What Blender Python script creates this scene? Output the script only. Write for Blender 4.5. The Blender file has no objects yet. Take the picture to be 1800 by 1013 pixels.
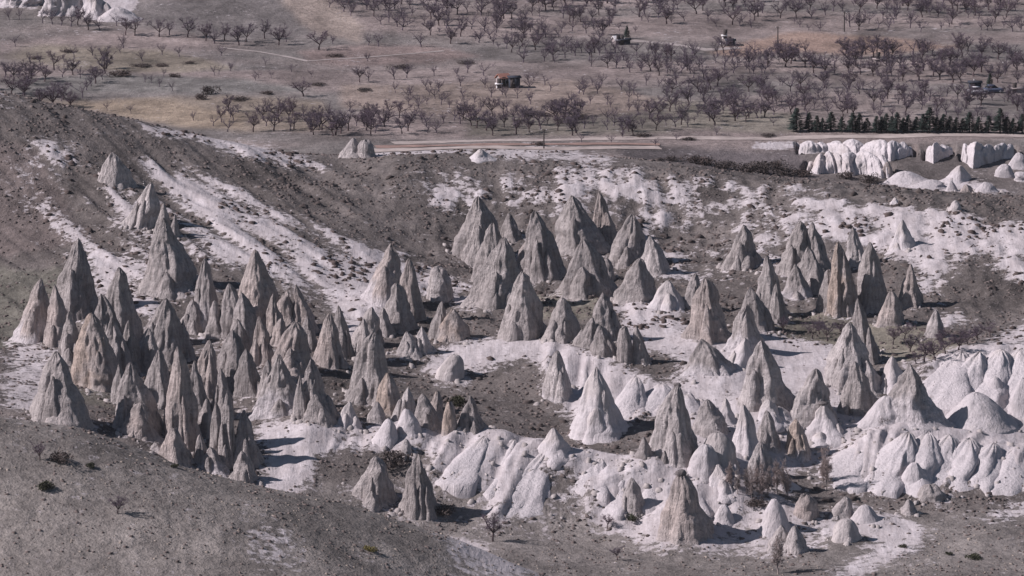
import bpy, math, random
import numpy as np
from mathutils import Vector, Matrix

random.seed(7)
rng = np.random.default_rng(7)
scene = bpy.context.scene
col = scene.collection

# ------------------------------------------------------------------ camera
CAM_Z = 145.0
PITCH = math.radians(9.0)
HFOV = math.radians(10.0)
FPX = 900.0 / math.tan(HFOV / 2)          # focal length in photograph pixels (1800 wide)
cam_data = bpy.data.cameras.new('camera')
cam_data.sensor_width = 36.0
cam_data.lens = 18.0 / math.tan(HFOV / 2)
cam_data.clip_start = 1.0
cam_data.clip_end = 6000.0
cam = bpy.data.objects.new('camera', cam_data)
cam.location = (0, 0, CAM_Z)
cam.rotation_euler = (math.radians(90) - PITCH, 0, 0)
col.objects.link(cam)
scene.camera = cam

# ------------------------------------------------------------------ world, sun, exposure
SUN_EL = math.radians(37.0)
SUN_AZ = math.radians(8.0)              # light travels to the right, a little away from the camera
light_dir = Vector((math.cos(SUN_AZ) * math.cos(SUN_EL), math.sin(SUN_AZ) * math.cos(SUN_EL), -math.sin(SUN_EL)))
world = bpy.data.worlds.new('World')
scene.world = world
world.use_nodes = True
wn = world.node_tree
wn.nodes.clear()
sky = wn.nodes.new('ShaderNodeTexSky')
sky.sky_type = 'NISHITA'
sky.sun_disc = False
sky.sun_elevation = SUN_EL
sky.sun_rotation = math.atan2(-light_dir.x, -light_dir.y)
sky.altitude = 1100
bg = wn.nodes.new('ShaderNodeBackground')
bg.inputs['Strength'].default_value = 0.05
wo = wn.nodes.new('ShaderNodeOutputWorld')
wn.links.new(sky.outputs[0], bg.inputs[0])
wn.links.new(bg.outputs[0], wo.inputs[0])
sd = bpy.data.lights.new('sun', 'SUN')
sd.energy = 5.0
sd.angle = math.radians(0.5)
sd.color = (1.0, 0.915, 0.945)
sun = bpy.data.objects.new('sun', sd)
sun.rotation_euler = light_dir.to_track_quat('-Z', 'Y').to_euler()
sun.location = (-300, 500, 300)
col.objects.link(sun)
vs = scene.view_settings
vs.view_transform = 'Standard'
vs.look = 'None'
vs.gamma = 1.0
vs.exposure = 0.15
vs.use_curve_mapping = False

# ------------------------------------------------------------------ helpers
def ray(px, py):
    """direction of the line of sight through a surveyed picture point, scaled so that y = 1"""
    x = (px - 900.0) / FPX
    y = -(py - 506.5) / FPX
    d = np.array([x, math.cos(PITCH) + y * math.sin(PITCH), -math.sin(PITCH) + y * math.cos(PITCH)])
    return d / d[1]

def P(px, py, Y):
    d = ray(px, py)
    return (d[0] * Y, Y, CAM_Z + d[2] * Y)

def PW(px, Y, Z):
    return ((px - 900.0) / FPX * Y * 1.012, Y, Z)

_perm = np.random.default_rng(11).permutation(512).astype(np.int64)
_perm = np.concatenate([_perm, _perm, _perm])
_g3 = np.random.default_rng(12).normal(size=(512, 3))
_g3 /= np.linalg.norm(_g3, axis=1)[:, None]

def noise3(x, y, z):
    x, y, z = np.broadcast_arrays(np.asarray(x, float), np.asarray(y, float), np.asarray(z, float))
    xi = np.floor(x).astype(np.int64); yi = np.floor(y).astype(np.int64); zi = np.floor(z).astype(np.int64)
    xf = x - xi; yf = y - yi; zf = z - zi
    u = xf * xf * (3 - 2 * xf); v = yf * yf * (3 - 2 * yf); w = zf * zf * (3 - 2 * zf)
    r = 0
    for i in (0, 1):
        a = _perm[(xi + i) & 511]
        wu = u if i else 1 - u
        for j in (0, 1):
            b = _perm[(a + yi + j) & 511]
            wv = v if j else 1 - v
            for k in (0, 1):
                g = _g3[_perm[(b + zi + k) & 511]]
                ww = w if k else 1 - w
                r = r + wu * wv * ww * (g[..., 0] * (xf - i) + g[..., 1] * (yf - j) + g[..., 2] * (zf - k))
    return r * 1.5

def fbm(x, y, z, o=4, gain=0.5):
    s = 0; a = 1.0; n = 0
    for i in range(o):
        s = s + a * noise3(x * 2 ** i + 17.3 * i, y * 2 ** i + 5.1 * i, z * 2 ** i)
        n += a; a *= gain
    return s / n * 1.4

def sstep(a, b, x):
    t = np.clip((x - a) / (b - a), 0, 1)
    return t * t * (3 - 2 * t)

def mesh_np(name, V, F):
    """V (n,3), F (m,k) or list of such arrays"""
    me = bpy.data.meshes.new(name)
    Fs = F if isinstance(F, list) else [F]
    Fs = [np.asarray(f, dtype=np.int32) for f in Fs if len(f)]
    V = np.asarray(V, dtype=np.float32)
    me.vertices.add(len(V)); me.vertices.foreach_set('co', V.ravel())
    loops = np.concatenate([f.ravel() for f in Fs])
    tot = np.concatenate([np.full(len(f), f.shape[1], dtype=np.int32) for f in Fs])
    start = np.concatenate([[0], np.cumsum(tot)[:-1]]).astype(np.int32)
    me.loops.add(len(loops)); me.loops.foreach_set('vertex_index', loops)
    me.polygons.add(len(tot)); me.polygons.foreach_set('loop_start', start)
    try:
        me.polygons.foreach_set('loop_total', tot)
    except Exception:
        pass
    me.update(calc_edges=True)
    return me

def set_col(me, name, C):
    a = me.attributes.new(name, 'FLOAT_COLOR', 'POINT')
    C = np.asarray(C, dtype=np.float32)
    if C.shape[1] == 3:
        C = np.concatenate([C, np.ones((len(C), 1), np.float32)], 1)
    a.data.foreach_set('color', C.ravel())

def set_f(me, name, A):
    a = me.attributes.new(name, 'FLOAT', 'POINT')
    a.data.foreach_set('value', np.asarray(A, dtype=np.float32))

def smooth(me, on=True):
    me.polygons.foreach_set('use_smooth', np.full(len(me.polygons), on, dtype=bool))
    me.update()

def tag(o, label=None, cat=None, group=None, kind=None):
    if label: o['label'] = label
    if cat: o['category'] = cat
    if group: o['group'] = group
    if kind: o['kind'] = kind
    return o

def link(name, me, mat=None, parent=None):
    o = bpy.data.objects.new(name, me)
    if mat is not None and me is not None and len(me.materials) == 0:
        me.materials.append(mat)
    col.objects.link(o)
    if parent: o.parent = parent
    return o

def empty(name, loc, rz=0.0):
    o = bpy.data.objects.new(name, None)
    o.empty_display_size = 0.3
    o.location = loc; o.rotation_euler = (0, 0, rz)
    col.objects.link(o)
    return o

class MB:
    """collects boxes, tubes and fans into one mesh"""
    def __init__(s): s.v = []; s.q = []; s.t = []
    def box(s, c, d, rz=0.0):
        n = len(s.v); cx, cy, cz = c; dx, dy, dz = d[0] / 2, d[1] / 2, d[2] / 2
        cr, sr = math.cos(rz), math.sin(rz)
        for z in (-dz, dz):
            for x, y in ((-dx, -dy), (dx, -dy), (dx, dy), (-dx, dy)):
                s.v.append((cx + x * cr - y * sr, cy + x * sr + y * cr, cz + z))
        for f in ((3, 2, 1, 0), (4, 5, 6, 7), (0, 1, 5, 4), (1, 2, 6, 5), (2, 3, 7, 6), (3, 0, 4, 7)):
            s.q.append([n + i for i in f])
        return s
    def tube(s, pts, rad, sides=5):
        n = len(s.v)
        pts = [Vector(p) for p in pts]
        for i, p in enumerate(pts):
            t = (pts[min(i + 1, len(pts) - 1)] - pts[max(i - 1, 0)]).normalized()
            a = t.orthogonal().normalized() if abs(t.z) > 0.98 else t.cross(Vector((0, 0, 1))).normalized()
            b = t.cross(a)
            for k in range(sides):
                an = 2 * math.pi * k / sides
                q = p + (a * math.cos(an) + b * math.sin(an)) * rad[i]
                s.v.append(tuple(q))
        for i in range(len(pts) - 1):
            for k in range(sides):
                k2 = (k + 1) % sides
                s.q.append([n + i * sides + k, n + i * sides + k2, n + (i + 1) * sides + k2, n + (i + 1) * sides + k])
        return s
    def tri(s, a, b, c):
        n = len(s.v); s.v += [tuple(a), tuple(b), tuple(c)]; s.t.append([n, n + 1, n + 2]); return s
    def quad(s, a, b, c, d):
        n = len(s.v); s.v += [tuple(a), tuple(b), tuple(c), tuple(d)]; s.q.append([n, n + 1, n + 2, n + 3]); return s
    def mesh(s, name):
        F = []
        if s.q: F.append(np.array(s.q))
        if s.t: F.append(np.array(s.t))
        return mesh_np(name, np.array(s.v), F)

# ------------------------------------------------------------------ materials
def new_mat(name):
    m = bpy.data.materials.new(name); m.use_nodes = True
    nt = m.node_tree
    b = nt.nodes['Principled BSDF']
    b.inputs['Roughness'].default_value = 0.95
    b.inputs['Specular IOR Level'].default_value = 0.15
    return m, nt, b

def nd(nt, t, **kw):
    n = nt.nodes.new(t)
    for k, v in kw.items():
        if hasattr(n, k): setattr(n, k, v)
        else: n.inputs[k].default_value = v
    return n

def mixc(nt, fac, a, b, mode='MIX'):
    n = nt.nodes.new('ShaderNodeMix'); n.data_type = 'RGBA'; n.blend_type = mode
    for i, v in ((0, fac), (6, a), (7, b)):
        if hasattr(v, 'links'): nt.links.new(v, n.inputs[i])
        elif i == 0: n.inputs[0].default_value = v
        else: n.inputs[i].default_value = (*v, 1)
    return n.outputs[2]

def mathn(nt, op, a, b=None, c=None, clamp=False):
    n = nt.nodes.new('ShaderNodeMath'); n.operation = op; n.use_clamp = clamp
    for i, v in enumerate((a, b, c)):
        if v is None: continue
        if hasattr(v, 'links'): nt.links.new(v, n.inputs[i])
        else: n.inputs[i].default_value = v
    return n.outputs[0]

def maprange(nt, v, a, b, c, d):
    n = nt.nodes.new('ShaderNodeMapRange')
    nt.links.new(v, n.inputs[0])
    for i, x in enumerate((a, b, c, d)): n.inputs[i + 1].default_value = x
    return n.outputs[0]

def noise_node(nt, vec, scale, detail=4, rough=0.55, stretch=None):
    if stretch:
        mp = nt.nodes.new('ShaderNodeMapping'); mp.inputs['Scale'].default_value = stretch
        nt.links.new(vec, mp.inputs[0]); vec = mp.outputs[0]
    n = nt.nodes.new('ShaderNodeTexNoise')
    n.inputs['Scale'].default_value = scale
    n.inputs['Detail'].default_value = detail
    n.inputs['Roughness'].default_value = rough
    nt.links.new(vec, n.inputs['Vector'])
    return n.outputs[0]

def ground_material():
    m, nt, b = new_mat('dry_ground')
    geo = nt.nodes.new('ShaderNodeNewGeometry'); pos = geo.outputs['Position']
    av = nd(nt, 'ShaderNodeAttribute', attribute_name='veg').outputs['Color']
    ab = nd(nt, 'ShaderNodeAttribute', attribute_name='bare').outputs['Fac']
    n1 = noise_node(nt, pos, 0.9, 5, 0.6)
    n2 = noise_node(nt, pos, 3.2, 3, 0.6)
    n3 = noise_node(nt, pos, 0.12, 3, 0.5)
    # vegetated ground: grain of dry grass and small scrub
    v1 = maprange(nt, n1, 0.3, 0.7, 0.74, 1.26)
    v2 = maprange(nt, n2, 0.35, 0.65, 0.84, 1.16)
    v3 = maprange(nt, n3, 0.3, 0.7, 0.76, 1.26)
    k = mathn(nt, 'MULTIPLY', mathn(nt, 'MULTIPLY', v1, v2), v3)
    kc = nt.nodes.new('ShaderNodeCombineColor')
    for i in range(3): nt.links.new(k, kc.inputs[i])
    veg = mixc(nt, 1.0, av, kc.outputs[0], 'MULTIPLY')
    # pale stones and dead straw dotted over it
    sp = maprange(nt, noise_node(nt, pos, 2.1, 2, 0.7), 0.62, 0.72, 0.0, 0.45)
    veg = mixc(nt, sp, veg, (0.30, 0.265, 0.25))
    # bare tuff
    nb = noise_node(nt, pos, 0.35, 5, 0.6, (1.0, 0.55, 1.6))
    nb2 = noise_node(nt, pos, 1.7, 4, 0.6)
    bare = mixc(nt, maprange(nt, nb, 0.3, 0.7, 0, 1), (0.42, 0.382, 0.384), (0.61, 0.565, 0.574))
    bare = mixc(nt, maprange(nt, nb2, 0.3, 0.57, 0.5, 0), bare, (0.31, 0.278, 0.275))
    rill = noise_node(nt, pos, 0.5, 5, 0.65, (2.2, 0.30, 0.30))
    bare = mixc(nt, maprange(nt, rill, 0.38, 0.60, 0.55, 0.0), bare, (0.345, 0.308, 0.306))
    edge = noise_node(nt, pos, 0.75, 7, 0.72)
    edge2 = noise_node(nt, pos, 0.11, 3, 0.6, (1.0, 0.35, 1.0))
    fac = mathn(nt, 'ADD', ab, mathn(nt, 'MULTIPLY', mathn(nt, 'SUBTRACT', edge, 0.5), 3.0))
    fac = mathn(nt, 'ADD', fac, mathn(nt, 'MULTIPLY', mathn(nt, 'SUBTRACT', edge2, 0.5), 1.1))
    fac = maprange(nt, fac, 0.36, 0.62, 0, 1)
    colr = mixc(nt, fac, veg, bare)
    nt.links.new(colr, b.inputs['Base Color'])
    h = mathn(nt, 'ADD', mathn(nt, 'MULTIPLY', n1, 0.5), mathn(nt, 'MULTIPLY', n2, 0.22))
    hb = mathn(nt, 'ADD', mathn(nt, 'MULTIPLY', nb, 0.4), mathn(nt, 'MULTIPLY', nb2, 0.14))
    hb = mathn(nt, 'ADD', hb, mathn(nt, 'MULTIPLY', rill, 0.22))
    hm = nt.nodes.new('ShaderNodeMix'); hm.data_type = 'FLOAT'
    nt.links.new(fac, hm.inputs[0]); nt.links.new(h, hm.inputs[2]); nt.links.new(hb, hm.inputs[3])
    bp = nt.nodes.new('ShaderNodeBump')
    bp.inputs['Strength'].default_value = 0.8; bp.inputs['Distance'].default_value = 0.9
    nt.links.new(hm.outputs[0], bp.inputs['Height'])
    nt.links.new(bp.outputs[0], b.inputs['Normal'])
    return m

def rock_material():
    m, nt, b = new_mat('weathered_tuff')
    geo = nt.nodes.new('ShaderNodeNewGeometry'); pos = geo.outputs['Position']
    ac = nd(nt, 'ShaderNodeAttribute', attribute_name='tuff').outputs['Color']
    ar = nd(nt, 'ShaderNodeAttribute', attribute_name='rough').outputs['Fac']
    st = noise_node(nt, pos, 1.0, 6, 0.65, (2.4, 2.4, 0.20))       # vertical wash streaks
    fn = noise_node(nt, pos, 2.6, 5, 0.7)
    bd = noise_node(nt, pos, 0.5, 3, 0.5, (0.25, 0.25, 2.2))       # faint bedding
    k = mathn(nt, 'MULTIPLY', maprange(nt, st, 0.3, 0.7, 0.76, 1.26), maprange(nt, fn, 0.3, 0.7, 0.78, 1.24))
    k = mathn(nt, 'MULTIPLY', k, maprange(nt, bd, 0.3, 0.7, 0.84, 1.14))
    k1 = mathn(nt, 'ADD', mathn(nt, 'MULTIPLY', mathn(nt, 'SUBTRACT', k, 1.0), ar), 1.0)
    kc = nt.nodes.new('ShaderNodeCombineColor')
    for i in range(3): nt.links.new(k1, kc.inputs[i])
    c = mixc(nt, 1.0, ac, kc.outputs[0], 'MULTIPLY')
    # small pock marks
    vo = nt.nodes.new('ShaderNodeTexVoronoi'); vo.inputs['Scale'].default_value = 0.9
    nt.links.new(pos, vo.inputs['Vector'])
    pk = maprange(nt, vo.outputs['Distance'], 0.06, 0.16, 0.55, 0.0)
    pk = mathn(nt, 'MULTIPLY', pk, ar)
    c = mixc(nt, pk, c, (0.10, 0.09, 0.09))
    nt.links.new(c, b.inputs['Base Color'])
    h = mathn(nt, 'ADD', mathn(nt, 'MULTIPLY', st, 0.55), mathn(nt, 'MULTIPLY', fn, 0.35))
    h = mathn(nt, 'MULTIPLY', h, ar)
    bp = nt.nodes.new('ShaderNodeBump')
    bp.inputs['Strength'].default_value = 0.85; bp.inputs['Distance'].default_value = 1.2
    nt.links.new(h, bp.inputs['Height']); nt.links.new(bp.outputs[0], b.inputs['Normal'])
    return m

def plain_material(name, c, var=0.35, scale=1.5, rough=0.95):
    m, nt, b = new_mat(name)
    geo = nt.nodes.new('ShaderNodeNewGeometry'); pos = geo.outputs['Position']
    n = noise_node(nt, pos, scale, 4, 0.6)
    cc = mixc(nt, maprange(nt, n, 0.3, 0.7, 0, 1), tuple(x * (1 - var) for x in c), tuple(min(1, x * (1 + var)) for x in c))
    nt.links.new(cc, b.inputs['Base Color'])
    b.inputs['Roughness'].default_value = rough
    return m

def foliage_material(name, c, var=0.4):
    m, nt, b = new_mat(name)
    oi = nt.nodes.new('ShaderNodeObjectInfo')
    geo = nt.nodes.new('ShaderNodeNewGeometry')
    n = noise_node(nt, geo.outputs['Position'], 0.6, 3, 0.6)
    cc = mixc(nt, maprange(nt, n, 0.3, 0.7, 0, 1), tuple(x * (1 - var) for x in c), tuple(x * (1 + var) for x in c))
    cc2 = mixc(nt, mathn(nt, 'MULTIPLY', oi.outputs['Random'], 0.5), cc, tuple(x * f for x, f in zip(c, (1.45, 1.25, 1.2))))
    nt.links.new(cc2, b.inputs['Base Color'])
    return m

M_GROUND = ground_material()
M_ROCK = rock_material()
M_BARK = foliage_material('dark_bark', (0.075, 0.058, 0.062), 0.3)
M_TWIG = foliage_material('bare_twigs', (0.110, 0.090, 0.112), 0.3)
M_PALETWIG = foliage_material('pale_twigs', (0.27, 0.238, 0.228), 0.2)
M_CONIFER = foliage_material('conifer_needles', (0.032, 0.046, 0.040), 0.4)
M_JUNIPER = foliage_material('juniper_leaves', (0.050, 0.054, 0.034), 0.45)
M_YELLOW = foliage_material('yellow_green_leaves', (0.15, 0.13, 0.05), 0.4)
M_SCRUB = foliage_material('dry_scrub', (0.140, 0.116, 0.108), 0.35)
M_DARKSCRUB = foliage_material('dark_scrub', (0.078, 0.066, 0.062), 0.4)

# ------------------------------------------------------------------ the land: surveyed heights, interpolated to one sheet
CP = [
 # near hill at the lower left
 P(-300,690,745),P(0,735,745),P(150,755,745),P(300,812,745),P(450,856,745),P(600,885,743),P(700,915,741),P(790,945,739),P(930,1012,736),
 P(-300,1000,700),P(0,1013,700),P(300,1013,703),P(600,1013,712),P(800,1035,722),
 P(-200,1250,640),P(900,1250,650),P(1900,1250,665),
 PW(-300,780,3),PW(0,780,-1),PW(150,785,-4),PW(300,782,-8),PW(450,775,-11),PW(600,772,-13),PW(750,768,-14),PW(900,764,-15.5),
 # floor below the left group of cones
 P(20,690,822),P(100,757,803),P(60,620,860),P(0,570,885),P(250,785,803),P(430,858,798),P(330,835,799),P(300,700,832),P(450,740,822),
 P(250,620,862),P(400,600,870),P(560,640,850),P(560,750,815),P(480,770,812),P(500,865,796),P(600,690,833),P(-300,600,870),
 # left hillside
 P(250,540,885),P(450,520,892),P(600,480,905),P(300,420,915),P(100,420,918),P(0,400,925),P(150,300,942),P(0,180,962),P(200,215,964),
 P(350,250,964),P(450,272,964),P(560,300,966),P(-300,110,965),P(-300,400,925),P(450,380,930),P(600,380,938),P(700,420,930),P(780,400,940),P(300,300,950),
 PW(-300,1010,14),PW(0,1010,12),PW(300,1010,9),PW(560,1010,8),
 # back rim
 P(700,281,968),P(850,283,968),P(1000,288,968),P(1150,292,966),P(1300,312,962),P(1400,325,955),P(1500,340,948),P(1600,350,942),P(1700,365,936),P(1800,380,930),P(2000,400,925),
 P(700,271,985),P(930,266,990),PW(900,1008,8.6),P(600,256,1023),P(900,256,1023),P(1150,256,1023),
 P(1400,315,968),P(1600,335,955),P(1750,347,955),P(2000,360,955),
 P(1300,305,1003),P(1300,265,1022),P(1650,330,1000),P(1500,320,1003),P(1650,290,1012),P(1650,250,1030),P(1500,255,1028),P(1800,250,1030),P(1900,330,1000),
 # slope and shelf behind the middle cones
 P(830,466,928),P(950,490,915),P(1030,525,898),P(1100,480,918),P(1200,480,915),P(1300,480,912),P(1250,400,940),P(1000,360,948),P(1150,360,948),P(860,380,946),
 P(900,545,890),P(770,540,893),P(780,610,862),P(915,603,862),P(1010,610,860),
 # upper white ridge: crest and foot
 P(760,626,858),P(870,609,860),P(960,609,859),P(1050,640,851),P(1140,656,847),P(1200,690,838),P(1300,702,834),
 P(1150,570,876),P(1180,620,858),
 P(780,668,850),P(880,690,843),P(950,722,836),P(1020,777,822),P(1100,742,828),P(1150,722,832),P(840,720,834),
 P(900,750,824),P(1000,792,817),
 # lower white ridge: crest and foot
 P(600,765,815),P(700,770,814),P(800,762,816),P(900,770,814),P(970,790,811),P(1050,802,810),P(1200,826,806),P(1300,862,802),
 P(560,850,800),P(650,887,797),P(760,915,795),P(860,910,797),P(950,860,803),P(1000,900,799),P(1100,930,795),P(1200,950,790),P(1300,930,795),
 # valley floor
 P(900,960,785),P(1000,1013,772),P(1200,1013,772),P(1400,1000,775),P(1500,960,786),P(1600,905,800),P(1700,940,790),P(1800,1013,768),P(1700,890,803),
 P(2000,1000,770),P(1900,880,805),
 # right: fluted ridge, upper white ridge, flat with small trees, hill
 P(1480,852,810),P(1600,864,808),P(1700,862,808),P(1800,858,809),P(1530,772,821),P(1600,757,824),P(1700,768,823),P(1800,790,820),P(1450,792,822),P(1420,832,815),
 P(1700,747,833),P(1650,742,834),P(1690,618,853),P(1760,618,853),P(1900,600,856),P(1620,652,846),P(1900,760,830),
 P(1450,682,842),P(1400,642,852),P(1350,600,866),P(1300,642,851),P(1390,742,826),P(1560,722,836),
 P(1450,580,874),P(1600,620,858),P(1650,580,872),P(1750,592,868),P(1560,540,890),P(1650,500,898),P(1720,450,908),P(1790,520,890),P(1500,470,910),P(1600,430,918),P(1450,420,925),P(1950,500,895),
 # top left hill
 P(150,5,1200),P(400,-5,1206),P(600,-25,1225),
]
for px in (-300, 0, 450, 900, 1350, 1800, 2100):
    CP += [P(px, 240, 1037), P(px, 150, 1101), P(px, 60, 1172), P(px, -100, 1290), PW(px, 1700, 58)]
    if px > 500: CP.append(P(px, 0, 1219))
CP = np.array(CP)

S = 100.0
def tps_fit(C):
    A = C[:, :2] / S
    d2 = ((A[:, None] - A[None]) ** 2).sum(-1)
    K = np.where(d2 > 0, 0.5 * d2 * np.log(np.maximum(d2, 1e-12)), 0)
    n = len(A)
    K += np.eye(n) * 2e-4
    Pm = np.concatenate([np.ones((n, 1)), A], 1)
    L = np.zeros((n + 3, n + 3)); L[:n, :n] = K; L[:n, n:] = Pm; L[n:, :n] = Pm.T
    return A, np.linalg.solve(L, np.concatenate([C[:, 2], np.zeros(3)]))
TA, TW = tps_fit(CP)
def tps(x, y):
    x = np.ravel(x) / S; y = np.ravel(y) / S
    out = np.empty(len(x))
    n = len(TA)
    for s in range(0, len(x), 20000):
        xs = x[s:s + 20000]; ys = y[s:s + 20000]
        d2 = (xs[:, None] - TA[None, :, 0]) ** 2 + (ys[:, None] - TA[None, :, 1]) ** 2
        K = 0.5 * d2 * np.log(np.maximum(d2, 1e-12))
        out[s:s + 20000] = K @ TW[:n] + TW[n] + TW[n + 1] * xs + TW[n + 2] * ys
    return out

def lines(segs):
    o = []
    for a, b, st in segs:
        k = max(1, int(round((b - a) / st)))
        o += list(a + (b - a) * np.arange(k) / k)
    o.append(segs[-1][1])
    return np.array(o)
GX = lines([(-260, -140, 6), (-140, -92, 1.2), (-92, 92, 0.375), (92, 140, 1.2), (140, 260, 6)])
GY = lines([(560, 690, 4), (690, 765, 0.8), (765, 870, 0.40), (870, 985, 0.5), (985, 1240, 1.3), (1240, 1700, 8)])
nx, ny = len(GX), len(GY)
# the spline is smooth: solve it on a coarser net and refine
CX = np.linspace(-260, 260, 210); CY = np.linspace(560, 1700, 520)
cz = tps(*[a.ravel() for a in np.meshgrid(CX, CY)]).reshape(len(CY), len(CX))
def cubic_up(A, old, new, axis):
    A = np.moveaxis(A, axis, 0)
    st = old[1] - old[0]
    f = np.clip((new - old[0]) / st, 0, len(old) - 1 - 1e-9); i = np.floor(f).astype(int); t = (f - i)[:, None]
    g = lambda k: A[np.clip(i + k, 0, len(old) - 1)]
    p0, p1, p2, p3 = g(-1), g(0), g(1), g(2)
    r = p1 + 0.5 * t * (p2 - p0 + t * (2 * p0 - 5 * p1 + 4 * p2 - p3 + t * (3 * (p1 - p2) + p3 - p0)))
    return np.moveaxis(r, 0, axis)
Z0 = cubic_up(cubic_up(cz, CX, GX, 1), CY, GY, 0)
XX, YY = np.meshgrid(GX, GY)

HZ = Z0.copy()
def height(x, y):
    x = np.asarray(x, float); y = np.asarray(y, float)
    i = np.clip(np.searchsorted(GX, x) - 1, 0, nx - 2); j = np.clip(np.searchsorted(GY, y) - 1, 0, ny - 2)
    u = np.clip((x - GX[i]) / (GX[i + 1] - GX[i]), 0, 1); v = np.clip((y - GY[j]) / (GY[j + 1] - GY[j]), 0, 1)
    return (HZ[j, i] * (1 - u) + HZ[j, i + 1] * u) * (1 - v) + (HZ[j + 1, i] * (1 - u) + HZ[j + 1, i + 1] * u) * v
_ys = np.concatenate([np.arange(600, 1000, 0.4), np.arange(1000, 1500, 1.0)])
def ground(px, py, ymin=764.0):
    """where a line of sight meets the land"""
    d = ray(px, py)
    ys = _ys[_ys >= ymin]
    g = height(d[0] * ys, ys) - (CAM_Z + d[2] * ys)
    k = np.argmax(g > 0) if (g > 0).any() else len(ys) - 1
    if k > 0 and g[k] > 0:
        y = ys[k - 1] + (ys[k] - ys[k - 1]) * (-g[k - 1]) / max(g[k] - g[k - 1], 1e-6)
    else:
        y = ys[k]
    x = d[0] * y
    return float(x), float(y), float(height(x, y))

def in_poly(px, py, poly):
    """boolean mask"""
    r = np.zeros(px.shape, bool)
    n = len(poly)
    for i in range(n):
        x1, y1 = poly[i]; x2, y2 = poly[(i + 1) % n]
        c = (y1 > py) != (y2 > py)
        r ^= c & (px < (x2 - x1) * (py - y1) / ((y2 - y1) if abs(y2 - y1) > 1e-9 else 1e-9) + x1)
    return r

def world_poly(pts, ymin=764.0):
    return [ground(a, b, ymin)[:2] for a, b in pts]

def fill(mask, pts, val, ymin=764.0, mode='max'):
    w = world_poly(pts, ymin)
    xs = [a for a, _ in w]; ys = [b for _, b in w]
    i0, i1 = np.searchsorted(GX, min(xs)), np.searchsorted(GX, max(xs)) + 1
    j0, j1 = np.searchsorted(GY, min(ys)), np.searchsorted(GY, max(ys)) + 1
    sx = XX[j0:j1, i0:i1]; sy = YY[j0:j1, i0:i1]
    wob = 1.2
    m = in_poly(sx + wob * noise3(sx * .25, sy * .12, 3.3), sy + 2 * wob * noise3(sx * .25, sy * .12, 8.8), w)
    sub = mask[j0:j1, i0:i1]
    if mode == 'max': sub[m] = np.maximum(sub[m], val)
    else: sub[m] = val
    return m, (j0, j1, i0, i1)

def blur(A, r, axis):
    k = 2 * r + 1
    pad = [(0, 0)] * A.ndim; pad[axis] = (r + 1, r)
    c = np.cumsum(np.pad(A, pad, mode='edge'), axis=axis)
    sl1 = [slice(None)] * A.ndim; sl2 = list(sl1)
    sl1[axis] = slice(k, None); sl2[axis] = slice(0, -k)
    return (c[tuple(sl1)] - c[tuple(sl2)]) / k

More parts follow.
